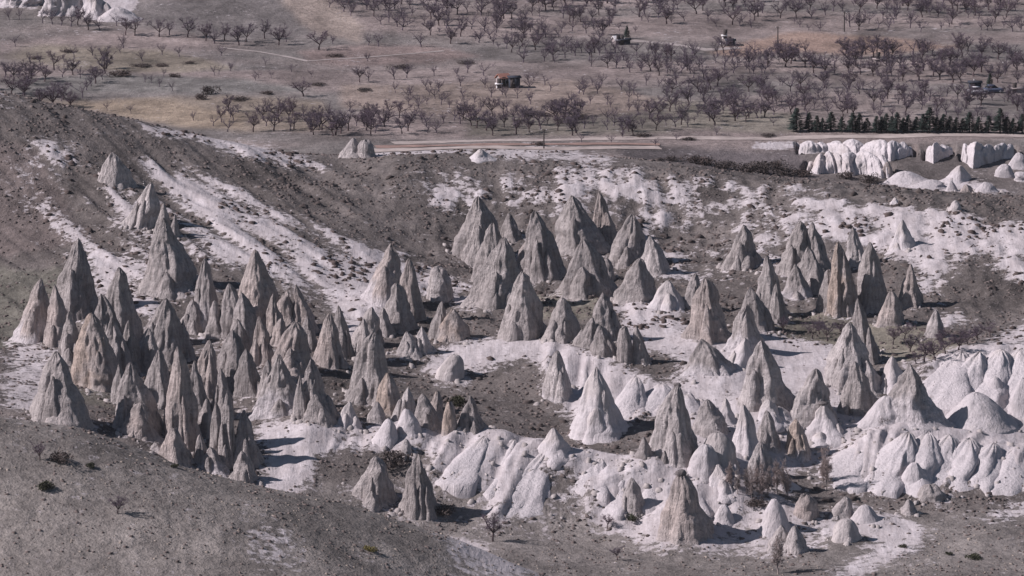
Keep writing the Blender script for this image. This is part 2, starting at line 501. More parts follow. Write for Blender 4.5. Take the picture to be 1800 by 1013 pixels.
BARE = np.zeros((ny, nx), np.float64)
for val, pts in [
 (1,[(50,250),(95,248),(135,265),(165,300),(130,297),(85,270)]),
 (.88,[(5,316),(35,322),(120,372),(180,430),(250,470),(262,500),(240,548),(180,525),(165,455),(95,392),(60,385),(30,345)]),
 (.95,[(150,333),(215,338),(262,400),(335,450),(325,472),(270,442),(222,392)]),
 (.80,[(215,275),(300,288),(400,330),(480,370),(560,392),(600,425),(650,445),(665,500),(622,562),(560,522),(480,482),(430,470),(380,462),(330,402),(300,342),(250,312)]),
 (.85,[(230,218),(300,226),(400,248),(480,262),(550,282),(558,306),(500,294),(400,267),(300,242)]),
 (1,[(430,262),(545,285),(558,305),(480,292)]),
 (1,[(600,425),(700,440),(760,478),(830,500),(830,548),(740,522),(640,610),(600,590),(585,520)]),
 (.72,[(0,580),(30,600),(130,618),(140,690),(60,725),(10,725),(0,690)]),
 (.28,[(225,530),(330,515),(420,590),(560,600),(600,700),(450,745),(330,700),(230,640)]),
 (1,[(440,742),(540,752),(625,755),(570,800),(525,862),(465,885),(440,860),(480,800)]),
 (.9,[(765,300),(812,300),(805,340),(768,368)]),(.9,[(850,300),(902,302),(882,332),(852,352)]),
 (.86,[(970,298),(1040,304),(1130,318),(1190,330),(1170,385),(1100,352),(1060,335),(1000,332)]),
 (1,[(1185,322),(1225,332),(1218,400),(1228,480),(1170,492),(1190,420),(1180,380)]),
 (.92,[(1270,340),(1312,345),(1300,402),(1268,388)]),(.88,[(1335,350),(1402,358),(1382,398),(1338,402)]),
 (.95,[(720,403),(752,408),(762,422),(725,416)]),(.85,[(838,256),(950,258),(1082,272),(1080,284),(960,286),(850,276)]),
 (.7,[(1100,455),(1160,470),(1180,500),(1120,500)]),
 (.98,[(1425,350),(1560,358),(1640,373),(1740,383),(1830,398),(1830,440),(1740,437),(1640,472),(1622,492),(1580,445),(1540,445),(1460,412),(1430,392)]),
 (1,[(1620,495),(1692,470),(1692,500),(1620,527)]),(1,[(1640,547),(1702,540),(1712,572),(1660,577)]),
 (.95,[(1740,440),(1830,470),(1830,515),(1765,492)]),(.9,[(1715,612),(1800,558),(1830,560),(1830,590),(1740,614)]),
 (1,[(752,632),(800,604),(950,597),(1060,633),(1200,688),(1192,722),(1100,742),(1092,772),(1020,782),(990,722),(955,690),(950,642),(900,632),(840,652),(800,692),(770,672)]),
 (1,[(1078,542),(1140,534),(1212,570),(1222,645),(1150,622),(1100,602)]),
 (1,[(1196,600),(1292,640),(1302,692),(1200,692),(1190,660)]),(1,[(1335,590),(1452,604),(1452,662),(1380,702),(1378,640)]),
 (.97,[(1225,690),(1420,730),(1432,782),(1402,832),(1300,872),(1200,832),(1208,720)]),
 (1,[(1500,700),(1640,718),(1662,752),(1508,757)]),(1,[(1612,640),(1680,612),(1830,604),(1830,790),(1650,757),(1640,702)]),
 (1,[(598,765),(700,768),(800,756),(900,763),(970,783),(1060,798),(1200,818),(1302,870),(1292,932),(1200,952),(1150,972),(1130,942),(1030,922),(1042,872),(985,838),(920,885),(880,932),(838,942),(870,892),(840,862),(790,852),(760,882),(752,832),(792,802),(700,792),(650,792)]),
 (1,[(1478,848),(1528,760),(1600,748),(1700,757),(1830,778),(1830,852),(1740,848),(1660,855),(1600,855),(1560,865),(1520,855)]),
 (1,[(1325,882),(1392,870),(1402,942),(1330,947)]),(.95,[(1208,962),(1340,930),(1352,952),(1212,974)]),
 (.95,[(1485,885),(1552,900),(1602,913),(1645,924),(1602,962),(1542,1002),(1500,1020),(1455,1020),(1540,952),(1478,932)]),
 (.95,[(1720,922),(1830,852),(1830,882),(1752,924)]),(1,[(920,934),(968,938),(952,954),(924,952)]),(.9,[(1660,850),(1800,862),(1830,850),(1830,838)]),
 (.7,[(1430,900),(1500,930),(1440,975),(1330,985),(1300,960)]),
 (.85,[(1195,600),(1340,590),(1460,610),(1500,690),(1520,760),(1480,800),(1430,830),(1300,872),(1200,830),(1195,700)]),
 (.9,[(1040,870),(1140,880),(1300,870),(1300,930),(1200,965),(1130,975),(1120,945),(1030,925)]),
 (.85,[(590,745),(760,745),(800,790),(740,800),(640,800),(560,790)]),
]:
    fill(BARE, pts, val)
for val, pts in [
 (1,[(775,932),(850,955),(950,1013),(890,1013),(800,985),(778,972)]),
 (.50,[(330,892),(482,928),(565,1005),(480,1005),(420,952)]),(.46,[(40,880),(150,900),(255,940),(200,940)]),
 (.46,[(150,760),(300,816),(420,862),(300,835),(190,802)]),(.5,[(0,950),(40,985),(60,1020),(0,1020)]),(.5,[(190,838),(215,838),(240,862),(225,862)]),
]:
    fill(BARE, pts, val, 600.0)
BARE = blur(blur(blur(blur(BARE, 4, 1), 5, 0), 3, 1), 4, 0)
# dark green-brown gully patches inside the pale ground
for pts in [
 [(985,836),(1032,880),(1030,925),(880,935),(920,885)],[(790,852),(838,862),(868,892),(838,935),(790,950),(700,905),(770,880)],
 [(1690,480),(1760,470),(1800,540),(1700,545),(1640,520)],[(800,690),(850,650),(905,632),(950,645),(955,692),(990,725),(1020,785),(900,765),(820,750)],
]:
    fill(BARE, pts, 0.0, mode='set')
BARE = blur(blur(BARE, 1, 1), 1, 0)

# pale streaked face behind the middle group, thinner scrub on the left hill
fill(BARE, [(755,298),(1000,292),(1180,300),(1440,330),(1440,410),(1380,470),(1250,500),(1160,500),(1090,400),(900,370),(800,380),(755,370)], .44)
fill(BARE, [(0,250),(180,300),(400,350),(560,400),(640,460),(560,540),(300,520),(120,470),(0,330)], .20)
BARE = blur(blur(BARE, 5, 1), 6, 0)
hl = sstep(-8, -30, XX) if False else 1 - sstep(-32, -12, XX)
ac = XX * .87 + YY * .5; al = XX * .5 - YY * .87
sL = noise3(ac * .24, al * .035, 3.0) + .5 * noise3(ac * .6, al * .09, 8.0)
sC = noise3(XX * .17 + .5 * noise3(XX * .08, YY * .08, 1.), YY * .02, 3.0) * .75 + .45 * noise3(XX * .55, YY * .12, 8.0) + .7 * fbm(XX * .28, YY * .2, 14.0, 4)
streak = sL * hl + sC * (1 - hl)
up = sstep(868, 885, YY) * (1 - sstep(962, 975, YY))
BARE = np.clip(BARE + up * .95 * streak * sstep(.04, .4, BARE), 0, 1.0)
# relief: rills and spurs on the bare slopes, hummocks on the scrub, furrows on the plain
slope = np.abs(np.gradient(Z0, axis=0) / np.gradient(GY)[:, None])
steep = sstep(0.12, 0.45, slope)
spur = 1 - np.abs(noise3(XX * 0.16 + 0.6 * noise3(XX * .1, YY * .1, 4), YY * 0.03, 2.0)) * 2.2
lobes = noise3(XX * 0.13 + 0.5 * noise3(XX * .1, YY * .1, 4), YY * 0.035, 2.0) * 1.5 + .5 * np.abs(noise3(XX * 0.3, YY * 0.06, 12.0)) * 2
spur2 = 1 - np.abs(noise3(XX * 0.42, YY * 0.07, 5.0)) * 2.2
valley = sstep(775, 790, YY) * (1 - sstep(965, 990, YY))
HZ = Z0 + valley * BARE * (steep * (.7 * lobes + 0.25 * spur2) + 0.12 * fbm(XX * .3, YY * .3, 1.0))
HZ += valley * (1 - BARE) * steep * 0.55 * noise3(XX * 0.11, YY * 0.02, 7.0)
def lerp_pts(pts, t):
    x = np.linspace(0, 1, len(pts))
    return np.interp(t, x, [p[0] for p in pts]), np.interp(t, x, [p[1] for p in pts])
def fold(crest, foot, noses, amp, rim, seed, shear=.4, fine=1.0, tent=.95):
    """cut an eroded face between a crest line and a foot line into spurs and gullies"""
    R = np.random.default_rng(seed); u = np.linspace(0, 1, 60)
    A = np.array([ground(x, y)[:2] for x, y in zip(*lerp_pts(crest, u))]); B = np.array([ground(x, y)[:2] for x, y in zip(*lerp_pts(foot, u))])
    k = np.ones(7) / 7
    for Q in (A, B):
        Q[:, 1] = np.convolve(np.pad(Q[:, 1], 3, mode='edge'), k, 'valid')
    B[:, 1] = np.minimum(B[:, 1], A[:, 1] - 3)
    x0, x1 = min(A[0, 0], B[0, 0]) - 2, max(A[-1, 0], B[-1, 0]) + 2; y0, y1 = B[:, 1].min() - 6, A[:, 1].max() + 10
    i0, i1 = np.searchsorted(GX, x0), np.searchsorted(GX, x1); j0, j1 = np.searchsorted(GY, y0), np.searchsorted(GY, y1)
    X, Y = XX[j0:j1, i0:i1], YY[j0:j1, i0:i1]
    s = np.interp(X, np.maximum.accumulate(.5 * (A[:, 0] + B[:, 0])), u)
    ya = np.interp(s, u, A[:, 1]); yb = np.interp(s, u, B[:, 1])
    t = (ya - Y) / (ya - yb)
    ed = np.cumsum(R.uniform(.45, 1.7, noses)); ed = np.concatenate([[0], ed / ed[-1]]); st = R.uniform(.35, 1.2, noses)
    sw = np.clip(s + shear / noses * np.clip(t, 0, 1.2) + .28 / noses * noise3(s * noses * .7, t * 1.6, seed * 1.7), 0, .9999)
    i = np.clip(np.searchsorted(ed, sw, side='right') - 1, 0, noses - 1)
    f = (sw - ed[i]) / (ed[i + 1] - ed[i])
    w = (1 - np.abs(2 * f - 1) ** tent) * st[i]
    f1 = 1 - np.abs(noise3(sw * noses * 2.2, t * .9, seed + 3.)) * 2.4
    f2 = 1 - np.abs(noise3(sw * noses * 6., t * 1.1, seed + 8.)) * 2.4
    env = sstep(-.12, .30, t) * (1 - sstep(.62 + .45 * w, 1.02 + .55 * w, t)) * sstep(0, .06, s) * sstep(0, .06, 1 - s)
    HZ[j0:j1, i0:i1] += env * amp * (w - .40 + fine * (.42 * f1 + .20 * f2)) * sstep(.15, .55, BARE[j0:j1, i0:i1])
    HZ[j0:j1, i0:i1] += rim * np.exp(-(t / .16) ** 2) * (.6 + .8 * w) * sstep(0, .08, s) * sstep(0, .08, 1 - s)
fold([(1478,838),(1510,790),(1540,764),(1600,754),(1660,760),(1740,772),(1800,786),(1850,798)], [(1474,850),(1505,853),(1545,858),(1600,864),(1660,856),(1740,852),(1800,858),(1850,862)], 11, .6, .3, 21, 1.3, .6, 1.3)
fold([(1618,668),(1650,640),(1688,616),(1720,613),(1760,610),(1800,611),(1850,610)], [(1610,705),(1650,728),(1690,738),(1720,735),(1760,728),(1800,730),(1850,735)], 7, .7, .3, 22, 1.4, .6, 1.3)
fold([(946,612),(1000,614),(1060,640),(1120,652),(1180,676),(1220,700)], [(950,690),(990,728),(1030,778),(1095,770),(1150,724),(1215,728)], 8, .9, .3, 23, .8, .7, 1.3)
fold([(748,800),(800,764),(860,764),(920,772),(1000,794),(1080,804),(1180,822),(1270,852),(1300,872)], [(745,850),(800,850),(862,902),(920,900),(985,890),(1045,905),(1120,935),(1200,930),(1290,905)], 7, 1.0, .5, 24, 1.2, .8, 1.2)
fold([(590,765),(640,752),(700,768),(760,765)], [(560,830),(620,850),(700,830),(770,830)], 4, .8, .3, 25, .6)
HZ += up * .75 * streak
near = 1 - sstep(985, 1010, YY)
HZ += near * (0.30 * fbm(XX * 0.14, YY * 0.14, 0.3) + (1 - BARE) * 0.13 * fbm(XX * 0.7, YY * 0.7, 6.1, 3))
HZ += (1 - near) * 0.45 * fbm(XX * 0.03, YY * 0.03, 9.0, 3)

VEG = np.empty((ny, nx, 3)); VEG[:] = (0.119, 0.104, 0.097)           # brown scrub
def veg(pts, c, ymin=764.0):
    m = np.zeros((ny, nx)); fill(m, pts, 1.0, ymin); m = blur(blur(m, 2, 1), 2, 0)[..., None]
    VEG[:] = VEG * (1 - m) + np.array(c) * m
m = (1 - sstep(752, 764, YY))[..., None]                                # near hill: dry grass
VEG = VEG * (1 - m) + np.array((0.189, 0.169, 0.155)) * m
m = (sstep(764, 770, YY) * (1 - sstep(795, 806, YY)))[..., None]        # valley bottom
VEG = VEG * (1 - m) + np.array((0.166, 0.149, 0.139)) * m
m = sstep(975, 1000, YY)[..., None]                                     # plain
pl = fbm(XX * 0.012, YY * 0.03, 4.0, 3)[..., None]
pc = np.array((0.228, 0.188, 0.176)) * (1 - sstep(-0.25, 0.3, pl)) + np.array((0.160, 0.144, 0.136)) * sstep(-0.25, 0.3, pl)
VEG = VEG * (1 - m) + pc * m
veg([(0,170),(130,178),(400,168),(560,178),(600,228),(420,232),(330,225),(150,190),(0,190)], (0.215,0.178,0.145), 990)
veg([(130,182),(260,172),(420,200),(430,225),(330,222),(210,205)], (0.265,0.212,0.162), 990)
veg([(520,90),(650,78),(760,82),(850,98),(760,112),(620,118),(540,108)], (0.215,0.168,0.155), 990)
veg([(430,-30),(560,-20),(640,48),(640,75),(520,52)], (0.285,0.235,0.205), 990)
veg([(1240,92),(1400,55),(1560,66),(1700,82),(1560,98),(1380,92),(1290,100)], (0.270,0.195,0.160), 990)
veg([(600,150),(1000,140),(1200,180),(1100,202),(760,205),(600,190)], (0.230,0.185,0.160), 990)
veg([(60,78),(300,90),(420,120),(300,128),(120,122),(0,100)], (0.215,0.185,0.150), 990)
veg([(0,140),(200,130),(430,140),(560,160),(420,165),(200,165),(0,170)], (0.170,0.160,0.150), 990)
veg([(1150,175),(1400,200),(1400,235),(1150,225)], (0.200,0.178,0.150), 990)
veg([(820,205),(1180,200),(1180,236),(820,240)], (0.160,0.142,0.122), 990)
veg([(1080,258),(1450,262),(1450,312),(1300,306),(1130,285)], (0.120,0.104,0.104), 990)
veg([(1400,258),(1830,258),(1830,345),(1600,340),(1450,320)], (0.135,0.118,0.112), 980)
veg([(180,8),(480,-10),(560,60),(420,75),(250,40)], (0.165,0.148,0.142), 990)
veg([(820,515),(1080,525),(1050,560),(900,560)], (0.165,0.150,0.125))
veg([(1340,540),(1660,580),(1720,640),(1560,640),(1360,590)], (0.165,0.150,0.122))
veg([(-40,470),(140,470),(60,600),(-40,620)], (0.115,0.108,0.092))
veg([(-60,230),(60,260),(170,420),(60,440),(-60,460)], (0.118,0.098,0.092))
veg([(130,600),(210,640),(200,720),(120,700)], (0.13,0.118,0.10))
vv = fbm(XX * .06, YY * .04, 21.0, 4)[..., None]; v2 = fbm(XX * .35, YY * .2, 25.0, 3)[..., None]
VEG *= 1 + .52 * vv + .30 * v2
straw = sstep(.15, .5, fbm((XX * .8 + YY * .35) * .10, (XX * .35 - YY * .8) * .035, 31.0, 4))[..., None] * (1 - sstep(752, 764, YY))[..., None]
VEG = VEG * (1 - .5 * straw) + np.array((.31, .277, .252)) * .5 * straw
CLIFF = np.zeros((ny, nx))
for pts in [[(-40,-30),(60,-30),(75,10),(60,22),(30,10)],[(60,-25),(240,-25),(240,8),(215,35),(165,30),(120,15)],[(640,268),(830,262),(830,272),(640,278)],
            [(1320,250),(1390,250),(1400,262),(1310,262)],[(1480,318),(1700,318),(1800,340),(1640,338)]]:
    fill(CLIFF, pts, 0.85, 975)
BARE = np.maximum(BARE, blur(blur(CLIFF, 1, 1), 1, 0))

def sample(A, x, y):
    i = np.clip(np.searchsorted(GX, x) - 1, 0, nx - 1); j = np.clip(np.searchsorted(GY, y) - 1, 0, ny - 1)
    return A[j, i]

# ------------------------------------------------------------------ rock cones, spires, blocks and mounds
WHITE = np.array((0.56, 0.518, 0.525)); GREY = np.array((0.362, 0.327, 0.316)); PINK = np.array((0.40, 0.338, 0.312))
ORANGE = np.array((0.43, 0.345, 0.29)); DARK = np.array((0.185, 0.165, 0.163)); PALE = np.array((0.455, 0.414, 0.404))
NAMES = {'cone': 'rock_cone', 'bullet': 'rock_cone', 'spire': 'rock_spire', 'dome': 'rock_dome', 'block': 'rock_block', 'mound': 'rock_mound', 'fin': 'rock_fin', 'bluff': 'rock_bluff'}
CATS = {'cone': 'rock cone', 'bullet': 'rock cone', 'spire': 'rock spire', 'dome': 'rock dome', 'block': 'rock block', 'mound': 'rock mound', 'fin': 'rock fin', 'bluff': 'rock bluff'}
ROCKS = {}
APRON = []
RIDGE_PTS = []
rock_no = 0
def rock_geo(bx, cy, gz, rx, ry, tip, H, shape, colour, wb, R, sd, fine=1.0, spur=False):
    rno = sd / 7.31
    big = max(rx * 2, H)
    T = int(np.clip(big * 7 * fine, 22, 84)); Mh = int(np.clip(H * 5 * fine, 14, 56))
    if shape in ('mound', 'dome'): T = min(T, 56); Mh = min(Mh, 32)
    h = np.concatenate([[-0.75, -0.30] if spur else [-0.30, -0.15], np.linspace(0, 1, Mh) ** 0.92])
    th = np.linspace(0, 2 * math.pi, T, endpoint=False)
    TH, HH = np.meshgrid(th, h)
    hc = np.clip(HH, 0, 1)
    if shape in ('mound', 'dome'):
        prof = (1 - hc ** 1.7) ** 0.5 if shape == 'dome' else 0.50 * (1 - hc ** 2.2) ** 0.5 + 0.50 * (1 - hc) ** 1.25
        poly, gul, rough = 0.3, 0.12, 0.45
    elif shape == 'bluff':
        prof = (1 - hc ** 9) ** 0.5 * (1 - 0.14 * hc); poly, gul, rough = 0.2, 0.30, 0.8
    elif shape == 'block':
        prof = (1 - hc ** 4.5) ** 0.42 * (1 - 0.30 * hc); poly, gul, rough = 0.4, 0.16, 1.0
    elif shape == 'bullet':
        prof = (1 - hc ** 1.12) ** 0.62; poly, gul, rough = 0.78, 0.15, 1.0
    elif shape == 'spire':
        prof = (1 - hc) ** 0.84; poly, gul, rough = 0.85, 0.16, 1.0
    elif shape == 'fin':
        prof = (1 - hc) ** 0.75; poly, gul, rough = 0.5, 0.22, 1.0
    else:
        prof = (1 - hc ** 1.06) ** 0.72; poly, gul, rough = 0.92, 0.15, 1.0
    prof = prof + 0.05 * np.minimum(0, HH) * -1
    if shape in ('cone', 'bullet') and R.uniform() < .5:      # broken or blunt top
        prof = np.maximum(prof, R.uniform(.07, .22) * (1 - hc ** 14))
    if shape in ('cone', 'spire', 'bullet'): prof = prof + 0.13 * np.exp(-np.clip(HH, -.1, 1) * 11)
    if spur: prof = 0.55 * (1 - hc ** 2.0) ** .6 + 0.45 * (1 - hc); poly = .7; prof = prof + 0.25 * np.maximum(0, -HH)
    # a few plane faces meeting in edges
    k = 4 if R.uniform() < .7 else 5
    ph0 = math.radians(-32) + R.uniform(-.22, .22)
    rp = np.full(TH.shape, 1.18)
    for i in range(k):
        phi = ph0 + 2 * math.pi * (i + (R.uniform(-.28, .28) if i else 0)) / k + 0.35 * noise3(hc * 2.2, i * 3.7, rno * 1.3)
        d = R.uniform(0.78, 1.0) + 0.10 * noise3(hc * 3.0, i * 5.1 + 9, rno * 0.7)
        c = np.cos(TH - phi)
        rp = np.minimum(rp, np.where(c > 0.15, d / np.maximum(c, 0.15), 9))
    rad = (1 - poly) + poly * rp
    if shape == 'bluff':
        rad = rad * (np.abs(np.cos(TH)) ** 5 + np.abs(np.sin(TH)) ** 5) ** (-1 / 5.)
    # run-off grooves and columns
    gul = gul * R.uniform(0.35, 1.25)
    q1 = R.uniform(0.9, 1.7) * (2.2 if shape == 'bluff' else 1); q2 = R.uniform(3.2, 5.0) * (1.6 if shape == 'bluff' else 1)
    g1 = 1 - np.abs(noise3(np.cos(TH) * q1 + sd, np.sin(TH) * q1, hc * 1.3)) * 2.4
    g2 = 1 - np.abs(noise3(np.cos(TH) * q2 + sd, np.sin(TH) * q2 + 3, hc * 2.2)) * 2.4
    lower = 0.45 + 0.55 * (1 - hc)
    rad = rad * (1 - gul * np.clip(g1, 0, 1) ** 2 * (0.6 + 0.4 * hc) - gul * 0.50 * np.clip(g2, 0, 1) ** 2)
    # lumps
    lump = fbm(np.cos(TH) * 2.6 + sd, np.sin(TH) * 2.6, HH * H / max(rx, .5) * 1.1, 4)
    rad = rad * (1 + (0.11 if rough > .5 else 0.05) * lump)
    shoulder = noise3(np.cos(TH) * .9 + sd, np.sin(TH) * .9, hc * 3.2 + 4)
    rad = rad * (1 + (0.13 if rough > .5 else 0.06) * shoulder)
    if rough > .5:                     # harder and softer beds
        bed = noise3(HH * H * .55 + .15 * np.cos(TH), sd, 3.0) + .6 * noise3(HH * H * 1.3 + .2 * np.sin(TH), sd, 9.0)
        rad = rad * (1 + .055 * bed)
    r0 = rad[(h > 0) & (h < .12)]
    rad = rad / (0.5 * (np.max(r0 * np.cos(th)) + np.max(-r0 * np.cos(th))))
    if colour in ('w', 'gw', 'pw'):
        rad = rad * (1 + 0.16 * np.exp(-hc * 7))
    pr = prof * rad
    sway = noise3(hc * 2.6, sd, 1.5) * 0.16 * (hc * (1.15 - hc)) * 2
    X = bx + (tip[0] - bx) * hc ** (1.0 + 0.25 * R.uniform(-1, 1)) + rx * sway + rx * 1.0 * pr * np.cos(TH)
    Yv = cy + (tip[1] - cy) * hc + 0.25 * ry * noise3(hc * 2.0, sd, 7.5) * hc + ry * pr * np.sin(TH)
    lift = rough * 0.035 * H * noise3(np.cos(TH) * 3 + sd, np.sin(TH) * 3, 2.2) * sstep(.25, .9, hc) * (1 - sstep(.97, 1, hc) * .5)
    if shape == 'block':
        lift = lift + 0.16 * H * np.clip(noise3(np.cos(TH) * 1.6 + sd, np.sin(TH) * 1.6, 4.0), -1, .6) * sstep(.45, .9, hc)
    Zv = gz + HH * H + lift
    # broken, craggy skin at the scale of half a metre to two metres
    amp = (0.07 if rough <= .5 else 0.12 if colour == 'w' else 0.27) * min(1.0, rx / 3.0)
    wx, wy, wz = X * .75, Yv * .75, Zv * .22
    crag = fbm(wx, wy, wz + sd, 4, .6) + .9 * (.45 - np.abs(noise3(X * 1.0, Yv * 1.0, Zv * .2 + sd)) * 2)
    edge = sstep(0, .1, 1 - hc) * .8 + .2
    X = X + amp * crag * np.cos(TH) * edge; Yv = Yv + amp * crag * np.sin(TH) * edge
    V = np.stack([X, Yv, Zv], -1).reshape(-1, 3)
    nh = len(h)
    ii = np.arange(nh * T).reshape(nh, T)
    jj = np.roll(ii, -1, axis=1)
    Fq = np.stack([ii[:-1], jj[:-1], jj[1:], ii[1:]], -1).reshape(-1, 4)
    V = np.concatenate([V, [[X[-1].mean(), Yv[-1].mean(), Zv[-1].mean() + 0.02 * H]]])
    Ft = np.stack([ii[-1], jj[-1], np.full(T, nh * T)], -1)
    # colour of the rock itself: grey weathering rind, pink and ochre bands, chalky foot
    n = fbm(X * .35, Yv * .35, Zv * .22, 4)
    ns = noise3(np.cos(TH) * 3.2 + sd, np.sin(TH) * 3.2, hc * .7)
    tone = R.uniform(0.88, 1.14)
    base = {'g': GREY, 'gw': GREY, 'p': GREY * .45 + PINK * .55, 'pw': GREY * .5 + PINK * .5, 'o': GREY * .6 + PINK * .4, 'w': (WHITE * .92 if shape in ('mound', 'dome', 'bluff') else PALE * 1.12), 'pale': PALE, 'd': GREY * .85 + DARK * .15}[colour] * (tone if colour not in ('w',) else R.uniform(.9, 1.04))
    C = np.empty(X.shape + (3,)); C[:] = base
    def blend(Cc, m, c): return Cc * (1 - m[..., None]) + c * m[..., None]
    C = blend(C, 0.5 * sstep(.0, .5, n), base * 1.22)
    C = blend(C, 0.36 * sstep(.0, .5, ns) * (colour != 'w'), DARK)
    C = blend(C, .28 * sstep(.55, 1.0, hc + .25 * n) * (colour not in ('w',)), DARK * 1.15)
    if colour in ('p', 'o', 'pw'):
        band = np.exp(-((hc - R.uniform(.4, .65) + .12 * n) / .16) ** 2)
        C = blend(C, .55 * band, PINK * 1.15)
    if colour == 'o':
        C = blend(C, .75 * sstep(-.02, .4, -np.cos(TH) * .35 + n * .9 + .1), ORANGE)
    if colour == 'w':
        C = blend(C, .55 * sstep(.1, .5, n + .25 * ns), PALE)
        if wb is None and shape in ('cone', 'spire', 'bullet'): C = blend(C, .5 * sstep(.55, 1.0, hc + .3 * n), PALE * .9)
    if colour in ('gw', 'pw') or wb or (colour == 'w' and shape not in ('mound', 'dome', 'bluff')):
        q = wb or (0.55 if colour == 'w' else 0.34)
        C = blend(C, 1 - sstep(q - .16, q + .16, hc + .22 * n + .12 * ns), WHITE * .95)
    if colour in ('g', 'p', 'o', 'd'):
        C = blend(C, .45 * (1 - sstep(.0, .16, hc + .08 * n)), PALE)
    C = np.concatenate([C.reshape(-1, 3), C[-1, :1].reshape(1, 3)])
    return V, Fq, Ft, C, rough

def rock(ax, ay, bl, br, by, shape, colour, label, key=None, depth=0.9, lean=0.0, wb=None, cap=None, ymin=None, Y=None, sats=None, back=0.0):
    global rock_no
    rock_no += 1
    R = np.random.default_rng(1000 + rock_no)
    if shape in ('cone', 'bullet', 'spire', 'fin'):
        ex = 0 if back else (br - bl) * (.085 if ay > 340 else .04); bl -= ex; br += ex
    cx = 0.5 * (bl + br)
    if ymin is None: ymin = 776.0 if bl < 760 and by < 900 else 764.0
    gx, gy, gz = ground(cx, by, ymin)
    if Y is not None: gy = Y; gx, _, gz = P(cx, by, gy)
    rx = 0.5 * (br - bl) * gy / FPX
    ry = rx * depth
    cy = gy + 0.75 * ry
    bx = ray(cx, by)[0] * cy
    tip = P(ax, ay, cy + back)
    H = tip[2] - gz
    big = max(rx * 2, H)
    if shape not in ('bluff',) and by > 335: APRON.append((bx, cy, rx, H, shape))
    org = np.array((bx, cy, gz))
    sd = rock_no * 7.31
    parts = [rock_geo(bx, cy, gz, rx, ry, tip, H, shape, colour, wb, R, sd, .8 if back else 1.0, back > 0)]
    if shape in ('cone', 'bullet', 'spire') and (br - bl) > 40 and sats is not False:
        for q in range(sats or (int(R.integers(2, 5)) if bl > 560 else int(R.integers(2, 5)))):
            an = R.uniform(-math.pi * 1.02, math.pi * .1) if R.uniform() < .85 else R.uniform(0, 6.28)
            f = R.uniform(.28, .74); off = rx * (.95 - .62 * f ** 1.6) * R.uniform(.75, 1.05)
            x2, y2 = bx + math.cos(an) * off, cy + math.sin(an) * off * depth
            r2 = rx * R.uniform(.34, .52); h2 = H * f
            z2 = min(gz, float(height(x2, y2))) - .15
            tp = (x2 + (tip[0] - bx) * f * .6 - math.cos(an) * r2 * .35, y2, z2 + h2)
            parts.append(rock_geo(x2, y2, z2, r2, r2, tp, h2, 'cone' if R.uniform() < .6 else 'bullet', colour, wb, R, sd + 101.3 * (q + 1), .62))
    V, Fq, Ft, C = [], [], [], []; nv = 0
    for p in parts:
        V.append(p[0]); Fq.append(p[1] + nv); Ft.append(p[2] + nv); C.append(p[3]); nv += len(p[0])
    V = np.concatenate(V); rough = parts[0][4]
    me = mesh_np(NAMES[shape], V - org, [np.concatenate(Fq), np.concatenate(Ft)])
    set_col(me, 'tuff', np.concatenate(C))
    rr = np.full(len(V), rough if colour not in ('w',) else min(rough, .42)); set_f(me, 'rough', rr)
    smooth(me)
    o = link(NAMES[shape], me, M_ROCK)
    o.location = org
    tag(o, label, CATS[shape])
    if shape in ('cone', 'bullet', 'spire'): o['group'] = 'cones of the rock valley'
    elif shape in ('mound', 'dome'): o['group'] = 'pale rock mounds'
    if cap:
        w, hh, cc = cap
        ct = boulder('cap_stone', (tip[0] - org[0], tip[1] - org[1], tip[2] - org[2] - hh * .35), w, w, hh, cc, rock_no)
        ct.parent = o
    ROCKS[label] = o
    return o

def boulder(name, c, rx, ry, rz, colr, seed):
    T, N = 18, 11
    th = np.linspace(0, 2 * math.pi, T, endpoint=False); ph = np.linspace(-math.pi / 2, math.pi / 2, N)
    TH, PH = np.meshgrid(th, ph)
    x = np.cos(PH) * np.cos(TH); y = np.cos(PH) * np.sin(TH); z = np.sin(PH)
    r = 1 + .28 * fbm(x * 1.4 + seed, y * 1.4, z * 1.4, 3)
    V = np.stack([c[0] + rx * x * r, c[1] + ry * y * r, c[2] + rz * z * r], -1).reshape(-1, 3)
    ii = np.arange(N * T).reshape(N, T); jj = np.roll(ii, -1, axis=1)
    me = mesh_np(name, V, np.stack([ii[:-1], jj[:-1], jj[1:], ii[1:]], -1).reshape(-1, 4))
    set_col(me, 'tuff', np.tile(colr, (len(V), 1))); set_f(me, 'rough', np.ones(len(V))); smooth(me)
    return link(name, me, M_ROCK)

